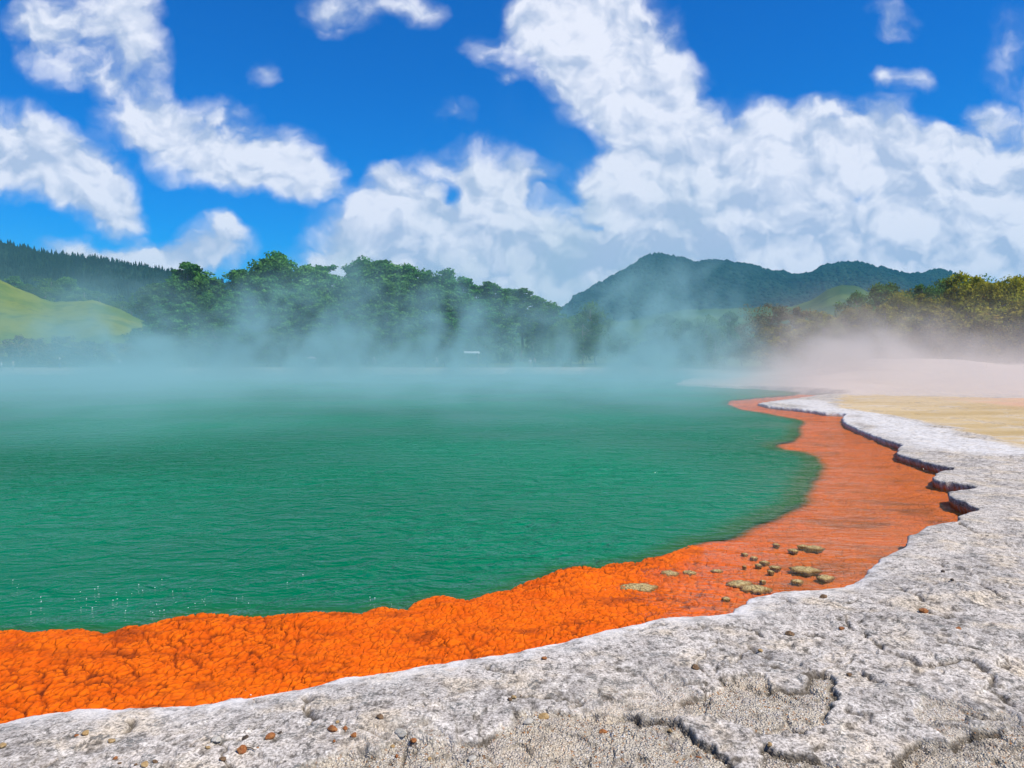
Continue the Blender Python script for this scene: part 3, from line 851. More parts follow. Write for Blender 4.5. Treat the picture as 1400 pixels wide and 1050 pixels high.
def tree_proto(seed, H, crown_lo, width, style, clumps, leaves, leaf, trunk_r):
    """trunk mesh with limbs, crown mesh of leaf clumps; base at the origin"""
    rng = random.Random(seed)
    TV, TQ, CV, CQ = [], [], [], []
    n = 9
    sway = [Vector((0, 0, 0))]
    for k in range(1, n + 1):
        sway.append(sway[-1] + Vector((rng.gauss(0, .022) * H, rng.gauss(0, .022) * H, H * 0.95 / n)) * (1 if style != 'bush' else 0.8))
    tube(TV, TQ, sway, [trunk_r * (1 - 0.85 * k / n) + 0.03 for k in range(n + 1)], 7)
    def trunk_at(z):
        f = min(max(z / (sway[-1].z + 1e-6) * n, 0), n - 1e-3); i = int(f)
        return sway[i].lerp(sway[i + 1], f - i)
    for c in range(clumps):
        t_ = (c + rng.random()) / clumps
        z = H * (crown_lo + (0.97 - crown_lo) * t_)
        if style == 'pine':
            env = width * (0.55 + 0.75 * math.sin(math.pi * min(1, 0.18 + t_ * 0.85))) * 0.62
        elif style == 'round':
            env = width * math.sqrt(max(0.05, 1 - (1.75 * (t_ - 0.42)) ** 2))
        else:
            env = width * (1 - 0.55 * t_)
        an = c * 2.399 + rng.gauss(0, .5)
        rad = env * rng.uniform(0.35, 1.0) * (0.25 if t_ > 0.93 else 1)
        base = trunk_at(max(0.1 * H, z - rad * rng.uniform(0.15, 0.5)))
        tip = Vector((base.x + math.cos(an) * rad, base.y + math.sin(an) * rad, z))
        mid = base.lerp(tip, 0.55) + Vector((0, 0, -0.06 * rad))
        lr = trunk_r * (0.34 - 0.2 * t_) + 0.02
        tube(TV, TQ, [base, mid, tip], [lr, lr * .65, lr * .25], 4)
        R = width * rng.uniform(0.26, 0.44) * (1.15 - 0.35 * t_)
        nsub = 3 if style != 'bush' else 2
        for s_ in range(nsub):
            o_ = Vector((rng.gauss(0, .5), rng.gauss(0, .5), rng.gauss(0, .28))) * R
            rr = R * rng.uniform(0.55, 0.95)
            leaf_quads(CV, CQ, rng, tip + o_, rr, leaves // nsub, leaf, 0.62)
    tm = mesh_from_arrays("trunk", TV, TQ); cm = mesh_from_arrays("crown", CV, CQ, False)
    return tm, cm

PINES = [tree_proto(100 + k, 20, lo, w, 'pine', 38, 210, 0.27, 0.30) for k, (lo, w) in enumerate([(.34, 4.2), (.42, 3.6), (.28, 4.6), (.38, 3.2), (.5, 3.9), (.24, 4.0)])]
ROUNDS = [tree_proto(200 + k, 10, .22, w, 'round', 30, 200, 0.18, 0.22) for k, w in enumerate([4.2, 3.6, 4.8])]
BUSHES = [tree_proto(300 + k, 5, .10, w, 'round', 20, 150, 0.15, 0.10) for k, w in enumerate([2.6, 2.2, 3.0, 2.0])]
for tm, cm in PINES: tm.materials.append(M_BARK)
for tm, cm in ROUNDS + BUSHES: tm.materials.append(M_PALEBARK)
_crown_cache = {}
def place_tree(name, proto, loc, h, h0, mat, label, cat, group, rng, wide=1.0):
    s = h / h0
    o = thing(name, loc, label, cat, group, rng.uniform(0, 6.28), (s * wide, s * wide, s))
    t_ = bpy.data.objects.new("trunk", proto[0]); COL.objects.link(t_); t_.parent = o
    key = (proto[1].name, mat.name)
    if key not in _crown_cache:
        me = proto[1] if len(proto[1].materials) == 0 else proto[1].copy()
        me.materials.clear(); me.materials.append(mat); _crown_cache[key] = me
    c_ = bpy.data.objects.new("crown", _crown_cache[key]); COL.objects.link(c_); c_.parent = o
    return o

def ground_z(x, y):
    return float(land_height(np.array([float(x)]), np.array([float(y)]))[0])

ORD = ["first", "second", "third", "fourth", "fifth", "sixth", "seventh", "eighth", "ninth", "tenth", "eleventh", "twelfth", "thirteenth", "fourteenth", "fifteenth", "sixteenth",
       "seventeenth", "eighteenth", "nineteenth", "twentieth", "twenty-first", "twenty-second", "twenty-third", "twenty-fourth", "twenty-fifth", "twenty-sixth", "twenty-seventh", "twenty-eighth",
       "twenty-ninth", "thirtieth", "thirty-first", "thirty-second", "thirty-third", "thirty-fourth", "thirty-fifth", "thirty-sixth", "thirty-seventh", "thirty-eighth", "thirty-ninth", "fortieth"]

def row(name, protos, h0, mat, pxs, dist, tops, rng, label, cat, group, jd=5, jt=6, wide=(0.9, 1.15)):
    """a rank of trees whose tops reach the given line, numbered from the left as seen across the pool"""
    for k, px in enumerate(sorted(pxs)):
        d = dist + rng.uniform(-jd, jd)
        top = float(interp(tops, px)) + rng.uniform(-jt * 0.4, jt)
        x, y, zt = at(px, top, d)
        zb = ground_z(x, y) - 0.15
        if GRASS_Z is not None and False: pass
        place_tree(name, rng.choice(protos), (x, y, zb), max(zt - zb, 1.5), h0, mat, label.replace("#", ORD[k]), cat, group, rng, rng.uniform(*wide))
GRASS_Z = None
rng = random.Random(11)
BACKTOP = [(170,440),(200,420),(225,392),(245,366),(258,350),(275,368),(300,384),(318,370),(345,353),(372,347),(400,352),(425,364),(460,358),(510,355),(545,360),(580,369),(615,374),(640,379),(665,384),(690,388),(720,393),(745,408),(765,414),(785,432)]
jit = lambda a, b, n, j: [a + (b - a) * (i + .5) / n + rng.uniform(-j, j) for i in range(n)]
row("pine_tree", PINES, 20, M_PINE, jit(203, 784, 37, 5), 186, BACKTOP, rng, "tall pine in the rear rank of the grove, # from its left end", "tree", "pines of the rear rank of the grove", 7, 6, (1.1, 1.45))
MIDTOP = [(x, y + (26 if x < 600 else 14)) for x, y in BACKTOP]
row("pine_tree", PINES, 20, M_PINE, jit(190, 700, 24, 7), 168, MIDTOP, rng, "dense pine in the middle rank of the grove, # from its left end", "tree", "pines of the middle rank of the grove", 5, 14, (1.1, 1.4))
FRTOP = [(170,445),(200,425),(240,405),(300,415),(350,395),(420,405),(500,410),(560,418),(620,432),(700,440),(800,455)]
row("pine_tree", PINES, 20, M_PINE, jit(185, 640, 15, 9), 152, FRTOP, rng, "lower pine along the front of the grove, # from its left end", "tree", "pines along the front of the grove", 4, 16, (1.1, 1.45))
row("bank_shrub", ROUNDS, 10, M_BROAD, jit(175, 800, 22, 8), 140, [(170,460),(300,450),(450,452),(600,456),(700,452),(800,462)], rng, "rounded shrub at the foot of the grove, # along the bank", "shrub", "shrubs along the foot of the grove", 4, 18, (0.9, 1.4))
row("low_shrub", BUSHES, 5, M_BROWN, jit(-40, 215, 13, 6), 142, [(-60,466),(60,462),(120,468),(215,470)], rng, "low brownish shrub under the grassy hill, # along the bank", "shrub", "shrubs below the grassy hill", 5, 10, (1.0, 1.5))
# trees on the grassy hill's crest
def hill_z(px, d):
    n, m_ = GRASS_P.shape[:2]
    dd = GRASS_P[:, 0, 1]; i = int(np.argmin(np.abs(dd - d)))
    pxs = np.linspace(-420, 380, m_); j = int(np.argmin(np.abs(pxs - px)))
    return float(GRASS_P[i, j, 2])
for px, top, d, pr, mat, lab in [
  (36, 388, 338, ROUNDS[0], M_BROAD, "dark tree at the brink of the grassy hill, nearest the frame edge"),
  (47, 392, 334, ROUNDS[1], M_BROAD, "small dark tree beside the brink tree on the grassy hill"),
  (70, 383, 352, ROUNDS[2], M_BROAD, "round-headed tree behind the dip in the grassy hill crest"),
  (84, 396, 345, ROUNDS[0], M_BROAD, "mid green tree between the round-headed tree and the pale shrub"),
  (62, 394, 340, BUSHES[2], M_BRIGHT, "lime green bush among dark trees on the hill crest"),
  (104, 402, 345, BUSHES[0], M_BRIGHT, "pale green shrub on the far end of the grassy crest"),
  (120, 396, 380, ROUNDS[1], M_BROAD, "dark tree beyond the crest, next to the pale shrub"),
  (140, 404, 380, ROUNDS[2], M_BROAD, "wide dark tree beyond the low end of the grassy crest"),
  (165, 412, 360, ROUNDS[0], M_BROAD, "dark tree where the grassy hill meets the grove"),
  (25, 378, 390, PINES[1], M_PINE, "dark pine standing behind the brink of the grassy hill"),
  (95, 380, 420, PINES[2], M_PINE, "pine behind the middle of the grassy crest"),
  (180, 405, 330, PINES[3], M_PINE, "pine rising where the grassy hill runs out")]:
    x, y, zt = at(px, top, d)
    zb = min(hill_z(px, d), zt - 2.0) - 0.3
    h0 = {id(p): h for ps, h in ((PINES, 20), (ROUNDS, 10), (BUSHES, 5)) for p in ps}[id(pr)]
    place_tree("hill_tree", pr, (x, y, zb), zt - zb, h0, mat, lab, "tree", None, rng, 1.3)
# trees between grove and right-hand scrub
for px, top, d, pr, h0, mat, lab, wd in [
  (815, 418, 160, ROUNDS[2], 10, M_BROAD, "dark round tree standing clear of the right end of the grove", .9),
  (797, 436, 150, ROUNDS[1], 10, M_BROAD, "smaller dark tree tucked against the round tree by the grove", .9),
  (770, 436, 148, ROUNDS[0], 10, M_BRIGHT, "light green tree at the right end of the grove", .8),
  (850, 452, 165, ROUNDS[0], 10, M_BROAD, "hazy tree between the round dark tree and the steam column", 1.1),
  (905, 432, 190, ROUNDS[1], 10, M_BROAD, "hazy blue green tree below the pale fields", 1.1),
  (932, 440, 175, ROUNDS[2], 10, M_BROAD, "hazy tree beside the bright green tree", 1.0),
  (968, 432, 128, ROUNDS[0], 10, M_BRIGHT, "bright green bushy tree at the far shore", .85),
  (992, 428, 130, ROUNDS[1], 10, M_BROAD, "dark green tree with bright tips at the far shore", .8),
  (978, 458, 124, BUSHES[2], 5, M_BRIGHT, "low bright shrub under the bright green tree", 1.0),
  (1015, 448, 140, ROUNDS[2], 10, M_BROWN, "misty grey brown tree between the green and the reddish trees", .9),
  (1048, 420, 122, ROUNDS[2], 10, M_BROWN, "spreading reddish brown tree above the far shore", 1.0),
  (1085, 422, 124, ROUNDS[0], 10, M_BROWN, "brownish olive tree beside the spreading reddish tree", 1.0),
  (1066, 446, 118, BUSHES[0], 5, M_OLIVE, "olive shrub below the reddish brown trees", 1.2),
  (1108, 428, 116, ROUNDS[1], 10, M_OLIVE, "olive tree at the start of the steaming bank", 1.0),
  (880, 468, 150, BUSHES[1], 5, M_BROAD, "low shrub on the far shore under the steam column", 1.5),
  (945, 470, 140, BUSHES[3], 5, M_BROAD, "low dark shrub left of the bright shrub", 1.4)]:
    x, y, zt = at(px, top, d)
    zb = ground_z(x, y) - 0.1
    place_tree("shore_tree" if h0 > 5 else "shore_shrub", pr, (x, y, zb), zt - zb, h0, mat, lab, "tree" if h0 > 5 else "shrub", None, rng, wd)
# scrub on the steaming bank
TOPR = [(1105,412),(1140,405),(1165,398),(1185,388),(1210,392),(1235,382),(1255,390),(1285,388),(1310,380),(1325,374),(1345,378),(1365,388),(1385,380),(1400,376),(1450,372),(1520,380)]
row("bank_tree", ROUNDS, 10, M_YELLOW, jit(1310, 1500, 8, 5), 97, TOPR, rng, "yellow green tree topping the steaming bank, # along", "tree", "yellow green trees topping the steaming bank", 3, 5, (.75, .95))
row("bank_tree", ROUNDS, 10, M_BROAD, jit(1150, 1420, 9, 8), 103, TOPR, rng, "dark crowned tree at the back of the steaming bank, # along", "tree", "dark trees at the back of the steaming bank", 3, 6, (.8, 1.0))
row("bank_tree", ROUNDS, 10, M_OLIVE, jit(1120, 1480, 14, 7), 93, [(x, y + 18) for x, y in TOPR], rng, "olive tree partway up the steaming bank, # along", "tree", "olive trees partway up the steaming bank", 3, 12, (.8, 1.0))
row("scrub_bush", BUSHES, 5, M_OLIVE, jit(1215, 1500, 18, 7), 86, [(1200,432),(1300,420),(1400,416),(1500,414)], rng, "olive scrub bush on the upper bank, # along", "shrub", "olive scrub on the upper bank", 3, 14, (.9, 1.2))
row("scrub_bush", BUSHES, 5, M_BROWN, jit(1240, 1500, 15, 7), 80, [(1230,452),(1300,444),(1400,440),(1500,436)], rng, "brown scrub bush low on the steaming bank, # along", "shrub", "brown scrub low on the bank", 2, 12, (.9, 1.2))
row("scrub_bush", BUSHES, 5, M_OLIVE, jit(1100, 1240, 9, 5), 98, [(1090,440),(1240,428)], rng, "olive bush behind the thickest steam, # along", "shrub", "bushes behind the thickest steam", 3, 10, (1.0, 1.3))
# ------------------------------------------------------------------ loose stones on the shelf
def stone_material(name, a, b):
    m, t, out = material(name)
    p = t.node("ShaderNodeTexCoord").outputs["Object"]
    n = t.noise(p, 1.6, 5, 0.65); f = t.noise(p, 9.0, 4, 0.6)
    c = t.mix(t.step(0.35, 0.65, n), a, b)
    c = t.mix(t.step(0.55, 0.7, f, 0, 0.6), c, (0.08, 0.05, 0.03))
    principled(t, out, c, 0.85, t.bump(f, 0.6, 0.05), 0.25)
    return m
ST = {"tan": stone_material("tan_stone", (0.42, 0.25, 0.09), (0.55, 0.38, 0.18)),
      "rust": stone_material("rust_stone", (0.30, 0.09, 0.025), (0.46, 0.19, 0.06)),
      "brown": stone_material("brown_stone", (0.14, 0.08, 0.04), (0.30, 0.18, 0.09)),
      "dark": stone_material("dark_stone", (0.05, 0.04, 0.03), (0.14, 0.10, 0.07)),
      "pale": stone_material("pale_stone", (0.52, 0.47, 0.38), (0.66, 0.60, 0.50))}

def stone_mesh(seed):
    rng = random.Random(seed)
    bm = bmesh.new()
    bmesh.ops.create_icosphere(bm, subdivisions=3, radius=1.0)
    planes = []
    for _ in range(rng.randint(7, 11)):
        d = Vector((rng.gauss(0, 1), rng.gauss(0, 1), rng.gauss(0, .8))).normalized()
        planes.append((d, rng.uniform(0.55, 0.88)))
    off = Vector((rng.uniform(0, 50), rng.uniform(0, 50), 0))
    for v in bm.verts:
        p = v.co.copy()
        for d, k in planes:
            q = p.dot(d)
            if q > k: p -= d * (q - k) * 0.9
        p += p.normalized() * (mnoise.noise(p * 1.7 + off) * 0.12 + mnoise.noise(p * 5 + off) * 0.05)
        v.co = Vector((p.x * 1.15, p.y * 0.85, p.z * 0.62))
    me = bpy.data.meshes.new("stone"); bm.to_mesh(me); bm.free()
    me.polygons.foreach_set("use_smooth", [True] * len(me.polygons))
    try: me.set_sharp_from_angle(angle=math.radians(38))
    except Exception: pass
    return me
STONES = [stone_mesh(400 + k) for k in range(9)]
_stone_mats = {}
STONE_LIST = [  # px, py, width in px, kind, label
 (3,1022,11,"tan","large tan stone at the very edge of the frame on pale sinter"),
 (117,1001,10,"tan","tan lump under the small cracked notch of the rim"),
 (105,1003,5,"rust","tiny rust pebble touching the tan lump near the notch"),
 (152,1011,9,"tan","flat tan stone in a pair of flakes above the pebble cluster"),
 (160,1009,8,"pale","pale flake lying against the flat tan stone"),
 (157,1033,7,"rust","rust pebble heading the little pebble cluster"),
 (163,1039,5,"brown","brown pebble in the middle of the little pebble cluster"),
 (165,1046,5,"dark","dark pebble ending the little pebble cluster"),
 (198,1045,11,"tan","tan stone partly out of the frame beside a brown pebble"),
 (186,1044,5,"brown","small brown pebble touching the tan stone at the bottom"),
 (212,1044,7,"brown","brown pebble on its own past the tan bottom stone"),
 (296,1017,15,"pale","long olive beige stone lying on white sinter above the twig"),
 (284,1026,7,"tan","small tan chip under the long beige stone"),
 (330,1032,17,"rust","largest red brown stone, angular, beside the twig"),
 (305,1043,11,"brown","grey brown stone below the red angular stone"),
 (335,1015,9,"dark","dark brown pebble above the red angular stone"),
 (369,1015,14,"rust","orange brown flat stone between two pebble groups"),
 (383,1007,6,"dark","dark chip just above the orange flat stone"),
 (455,1004,15,"rust","big orange stone in the foursome on grey crust"),
 (461,995,7,"tan","ochre pebble perched above the big orange stone"),
 (472,1004,8,"rust","reddish pebble between the big orange stone and its neighbour"),
 (484,1014,10,"rust","bright orange stone lowest of the foursome"),
 (457,1022,5,"rust","red speck of a pebble below the foursome"),
 (520,993,11,"brown","dark brown stone on the smooth grey crust above the gravel"),
 (548,1012,16,"pale","broad cream stone at the lip of the gravel hollow"),
 (565,1016,12,"rust","rust stone in the shade of the gravel hollow lip"),
 (537,1022,8,"tan","tan pebble in the gravel just below the broad cream stone"),
 (542,1034,7,"rust","rust pebble further down in the gravel hollow"),
 (587,1040,7,"tan","ochre pebble low in the gravel hollow"),
 (645,1036,15,"pale","cream slab fragment in the wide gravel hollow"),
 (697,958,8,"brown","brown pebble on the grey crust, half against a low ridge"),
 (702,956,9,"tan","tan pebble paired with the brown one on the grey crust"),
 (744,900,9,"rust","flat red brown pebble near the orange rim"),
 (744,976,15,"tan","brown tan stone sitting on the hollow's cracked lip"),
 (722,985,13,"pale","pale yellowish block by the cracked lip"),
 (747,953,4,"dark","tiny black pebble on grey crust above the brown tan stone"),
 (825,996,11,"rust","round orange stone alone on the smooth cream patch"),
 (916,996,9,"tan","ochre stone by the dark stepped crack"),
 (950,915,12,"brown","brown stone on the grey crust above the fine gravel patch"),
 (955,1029,9,"rust","rust stained stone in the coarse gravel near the bottom"),
 (1040,890,7,"tan","tan pebble on grey crust between brown stone and dark stone"),
 (1080,867,11,"brown","dark brown stone halfway up the grey slab"),
 (1125,814,10,"brown","olive brown stone on the white rim"),
 (1150,861,8,"rust","pink orange chip on the grey slab"),
 (1161,926,8,"brown","small brown stone beyond the fine gravel patch"),
 (1262,839,13,"rust","dark red stone wedged beside a crack"),
 (1310,867,8,"rust","orange red pebble on the streaked slab past the dark red stone"),
 (1289,786,6,"dark","black pebble on the grey shelf behind the white rim"),
 (1302,800,5,"dark","tiny dark pebble next to the black pebble behind the rim"),
 (1052,1020,8,"tan","ochre pebble at the corner of the bottom crack")]
_xy = np.array([back(px, py, -0.01) for px, py, *_ in STONE_LIST])
_zs = shelf(_xy[:, 0], _xy[:, 1])[0]
_rng = random.Random(21)
for (px, py, w, kind, lab), (x, y), z in zip(STONE_LIST, _xy, _zs):
    me0 = _rng.choice(STONES)
    key = (me0.name, kind)
    if key not in _stone_mats:
        me = me0.copy(); me.materials.append(ST[kind]); _stone_mats[key] = me
    r = w * 0.5 * math.hypot(x, y) / F
    o = bpy.data.objects.new("stone", _stone_mats[key]); COL.objects.link(o)
    o.location = (x, y, z + r * 0.30); o.scale = (r, r, r * _rng.uniform(.8, 1.15))
    o.rotation_euler = (_rng.uniform(-.25, .25), _rng.uniform(-.25, .25), _rng.uniform(0, 6.28))
    tag(o, lab, "stone", "loose stones on the sinter shelf")

# ------------------------------------------------------------------ loose grit in the hollows (past counting)
def grit():
    rng = np.random.default_rng(8)
    N = 9000
    px = rng.uniform(330, 1400, N); py = rng.uniform(930, 1075, N)
    xy = np.array([back(a, b, -0.02) for a, b in zip(px, py)])
    z, sde, _, _, gr, ck, rim, _ = shelf(xy[:, 0], xy[:, 1])
    keep = (gr > 0.5) | (rng.random(N) < 0.10)
    xy = xy[keep]; z = z[keep]; n = len(z)
    t_ = np.array([(1, 1, 1), (-1, -1, 1), (-1, 1, -1), (1, -1, -1), (0, 0, 1.2), (0, 0, -1.2)], float)
    oct_v = np.array([(1, 0, 0), (-1, 0, 0), (0, 1, 0), (0, -1, 0), (0, 0, .7), (0, 0, -.7)])
    oct_f = np.array([(0, 2, 4), (2, 1, 4), (1, 3, 4), (3, 0, 4), (2, 0, 5), (1, 2, 5), (3, 1, 5), (0, 3, 5)])
    s = 0.0018 + 0.0050 * rng.random((n, 1, 1)) ** 5
    V = oct_v[None] * s * rng.uniform(0.6, 1.3, (n, 6, 3))
    a = rng.uniform(0, 6.28, n); c, s_ = np.cos(a)[:, None], np.sin(a)[:, None]
    V = np.stack([V[..., 0] * c - V[..., 1] * s_, V[..., 0] * s_ + V[..., 1] * c, V[..., 2]], -1)
    V = V + np.stack([xy[:, 0], xy[:, 1], z + 0.001], -1)[:, None, :]
    Fc = (oct_f[None] + (np.arange(n) * 6)[:, None, None]).reshape(-1, 3)
    m, t, out = material("grit")
    v = t.voronoi(t.pos(), 90.0, out=1); sp = t.node("ShaderNodeSeparateXYZ"); t.put(sp.inputs[0], v)
    cc = t.mix(sp.outputs[0], (0.38, 0.32, 0.23), (0.64, 0.57, 0.46))
    cc = t.mix(t.step(0.14, 0.10, sp.outputs[1]), cc, (0.32, 0.15, 0.06))
    principled(t, out, cc, 0.95, None, 0.1)
    link("gravel", mesh_from_arrays("gravel", V.reshape(-1, 3), Fc, False), m, kind="stuff", label="loose cream and brown grit in the hollows of the shelf")
grit()

# ------------------------------------------------------------------ dry twig
def twig():
    V, Q = [], []
    x, y = back(343, 1029, 0); z = float(shelf(np.array([x]), np.array([y]))[0][0]) + 0.004
    pts = [Vector((x - .022, y + .012, z)), Vector((x - .008, y + .004, z + .003)), Vector((x + .008, y - .004, z + .002)), Vector((x + .026, y - .018, z + .001))]
    tube(V, Q, pts, [.0022, .0026, .0024, .0012], 6)
    o = link("twig", mesh_from_arrays("twig", V, Q), plain("dry_twig", (0.10, 0.07, 0.045), .9, .3, 40), None, None, "short dark dry twig lying beside the red angular stone", "twig")
twig()

# ------------------------------------------------------------------ knobbly crusts standing out of the orange shallows
def crust_material():
    m, t, out = material("crust")
    p = t.pos()
    n = t.noise(p, 30.0, 5, 0.6); v = t.voronoi(p, 75.0)
    c = t.mix(t.step(0.3, 0.7, n), (0.46, 0.31, 0.11), (0.64, 0.50, 0.23))
    c = t.mix(t.step(0.35, 0.7, v, 0, 0.8), c, (0.09, 0.06, 0.025))
    z = t.node("ShaderNodeSeparateXYZ"); t.put(z.inputs[0], p)
    c = t.mix(t.step(WATER + 0.006, WATER - 0.004, z.outputs[2]), c, (0.20, 0.09, 0.02))
    principled(t, out, c, 0.9, t.bump(t.math('MULTIPLY', v, -1.0), 1.0, 0.01), 0.2)
    return m
M_CRUST = crust_material()
CRUSTS = [  # px, py, length px, thickness px, tilt in the picture plane (deg), label
 (826,807,10,7,0,"small round crust on the orange shelf, by itself near the largest crust"),
 (872,802,54,11,-2,"largest knobbly crust, broad and flat, on the bright orange shelf"),
 (916,783,27,6,2,"low bar of crust in line with a second bar along the orange shelf"),
 (943,782,20,6,-2,"second low bar of crust touching the end of the longer bar"),
 (980,780,19,6,0,"short lone bar of crust between the low bars and the scattered knobs"),
 (1018,757,10,5,0,"upper small knob at the head of the diagonal chain of crusts"),
 (1031,762,12,6,0,"second knob down in the diagonal chain of crusts"),
 (1045,768,15,6,0,"third, wider knob in the diagonal chain of crusts"),
 (1037,772,10,5,0,"knob tucked under the third knob of the diagonal chain"),
 (1060,775,18,8,0,"pale mound ending the diagonal chain of crusts"),
 (1054,781,10,5,0,"little knob just under the pale mound"),
 (1018,774,6,4,0,"tiniest dark knob, isolated beside the diagonal chain"),
 (1043,794,9,4,0,"small dark knob between the slanting bar and the pale mound"),
 (1010,797,24,6,22,"slanting bar of crust reaching towards the white shore, far half"),
 (1034,804,28,7,22,"slanting bar of crust nearly touching the white shore"),
 (993,818,14,6,5,"dark low crust close to the shore's white lobe"),
 (1061,744,10,4,0,"small smudge of crust alone in the upper orange shallows"),
 (1085,752,15,9,0,"round crust in front of the two upper bars"),
 (1097,746,15,6,-5,"upper bar of crust behind the round crust"),
 (1112,748,21,5,-6,"thin upper bar of crust stretching from behind the round crust"),
 (1101,778,36,7,16,"long pale curved crust pointing at the shore"),
 (1129,789,26,9,10,"thick pale crust at the shore end of the long curved one"),
 (1090,794,19,9,0,"stout knobbly crust under the long curved crust")]
def crust_mesh(seed, lx, ly, h):
    rng = random.Random(seed); off = rng.uniform(0, 80)
    nr, na = 16, 54
    rr = np.linspace(0.0, 1.0, nr)[1:]; aa = np.linspace(0, 2 * math.pi, na, endpoint=False)
    R, A = np.meshgrid(rr, aa, indexing='ij')
    out_ = 1 + 0.30 * perlin(np.cos(A) * 1.5 + off, np.sin(A) * 1.5 + off, seed) + 0.22 * perlin(np.cos(A) * 5 + off, np.sin(A) * 5, seed + 1)
    X = R * np.cos(A) * lx * out_; Y = R * np.sin(A) * ly * out_
    f1, f2, cid = worley(X / 0.028 + off, Y / 0.028, seed)
    dome = np.maximum(0, 1 - R ** 2.4) ** 0.8
    Z = h * (dome * (0.62 + 0.25 * perlin(X / 0.07 + off, Y / 0.07, seed + 3)) + 0.55 * dome * (0.55 - f1) + 0.15 * (cid - .5) * dome) - (1 - dome) * 0.006
    V = np.concatenate([[(0, 0, h * 0.75)], np.stack([X, Y, Z], -1).reshape(-1, 3), np.stack([X[-1] * .3, Y[-1] * .3, np.full(na, -0.085)], -1)])
    Q = []
    idx = np.arange(1, 1 + (nr) * na).reshape(nr, na)
    for k in range(nr - 1):
        for q in range(na):
            Q.append((idx[k, q], idx[k, (q + 1) % na], idx[k + 1, (q + 1) % na], idx[k + 1, q]))
    me = bpy.data.meshes.new("crust")
    me.from_pydata([tuple(v) for v in V], [], [tuple(int(i) for i in q) for q in Q] + [(0, int(idx[0, q]), int(idx[0, (q + 1) % na])) for q in range(na)])
    me.polygons.foreach_set("use_smooth", [True] * len(me.polygons)); me.update()
    return me
for k, (px, py, L, th, tilt, lab) in enumerate(CRUSTS):
    a = math.radians(tilt)
    x0, y0 = back(px - L / 2 * math.cos(a), py - L / 2 * math.sin(a), WATER); x1, y1 = back(px + L / 2 * math.cos(a), py + L / 2 * math.sin(a), WATER)
    xc, yc = (x0 + x1) / 2, (y0 + y1) / 2
    lx = math.hypot(x1 - x0, y1 - y0) / 2 * 0.9
    h = max(0.008, 0.17 * th / F * yc)
    ly = max(0.04, 0.5 * (th - 0.5 * th) / F * yc * yc / 1.83, 0.28 * lx if L < 20 else 0.12)
    o = link("sinter_crust", crust_mesh(500 + k, lx, min(ly, lx * 1.2), h), M_CRUST, None, None, lab, "mineral crust", "knobbly crusts in the orange shallows")
    o.location = (xc, yc, WATER + 0.001); o.rotation_euler = (0, 0, math.atan2(y1 - y0, x1 - x0))

# ------------------------------------------------------------------ tiny white domes scattered on the water
def white_specks():
    rng = np.random.default_rng(4)
    N = 65
    px = np.concatenate([rng.normal(190, 90, 45), rng.uniform(0, 560, 20)]); py = np.concatenate([rng.normal(820, 14, 45), rng.uniform(785, 850, 20)])
    V, Q = [], []
    for a, b in zip(px, py):
        if b > 842: continue
        x, y = back(a, b, WATER); r = rng.uniform(0.0016, 0.0042)
        s = len(V)
        V.append((x, y, WATER + r))
        for k in range(6): V.append((x + r * .75 * math.cos(k * 1.047), y + r * .75 * math.sin(k * 1.047), WATER + r * .65))
        for k in range(6): V.append((x + r * math.cos(k * 1.047), y + r * math.sin(k * 1.047), WATER - 0.001))
        for k in range(6):
            Q.append((s, s + 1 + k, s + 1 + (k + 1) % 6, s)); 
            Q.append((s + 1 + k, s + 7 + k, s + 7 + (k + 1) % 6, s + 1 + (k + 1) % 6))
    me = bpy.data.meshes.new("white_specks")
    me.from_pydata(V, [], [tuple(dict.fromkeys(q)) for q in Q]); me.update()
    m, t, out = material("white_speck"); principled(t, out, (0.85, 0.88, 0.86), 0.15, None, 0.8)
    link("white_specks", me, m, kind="stuff", label="tiny white specks on the green water")
white_specks()

# ------------------------------------------------------------------ people on the far bank
M_SKIN = plain("skin", (0.42, 0.26, 0.18), .6, .08, 6)
CLOTH = {"white": plain("white_cloth", (0.80, 0.80, 0.80), .9, .05, 8), "dark": plain("dark_cloth", (0.05, 0.055, 0.07), .9, .2, 8), "tan": plain("tan_cloth", (0.40, 0.33, 0.24), .9, .15, 8),
         "blue": plain("blue_cloth", (0.10, 0.16, 0.30), .9, .15, 8), "grey": plain("grey_cloth", (0.30, 0.30, 0.31), .9, .15, 8)}
M_HAIR = plain("hair", (0.05, 0.035, 0.025), .7, .3, 10)
def skin_mesh(name, joints, bones, levels=2):
    me = bpy.data.meshes.new(name)
    me.from_pydata([j[0] for j in joints], bones, []); me.update()
    o = bpy.data.objects.new(name + "_build", me); COL.objects.link(o)
    md = o.modifiers.new("s", 'SKIN'); md.use_smooth_shade = True
    for v, j in zip(me.skin_vertices[0].data, joints):
        v.radius = (j[1], j[2] if len(j) > 2 else j[1])
    me.skin_vertices[0].data[0].use_root = True
    sb = o.modifiers.new("u", 'SUBSURF'); sb.levels = levels; sb.render_levels = levels
    dg = bpy.context.evaluated_depsgraph_get()
    res = bpy.data.meshes.new_from_object(o.evaluated_get(dg)); res.name = name
    bpy.data.objects.remove(o); bpy.data.meshes.remove(me)
    return res
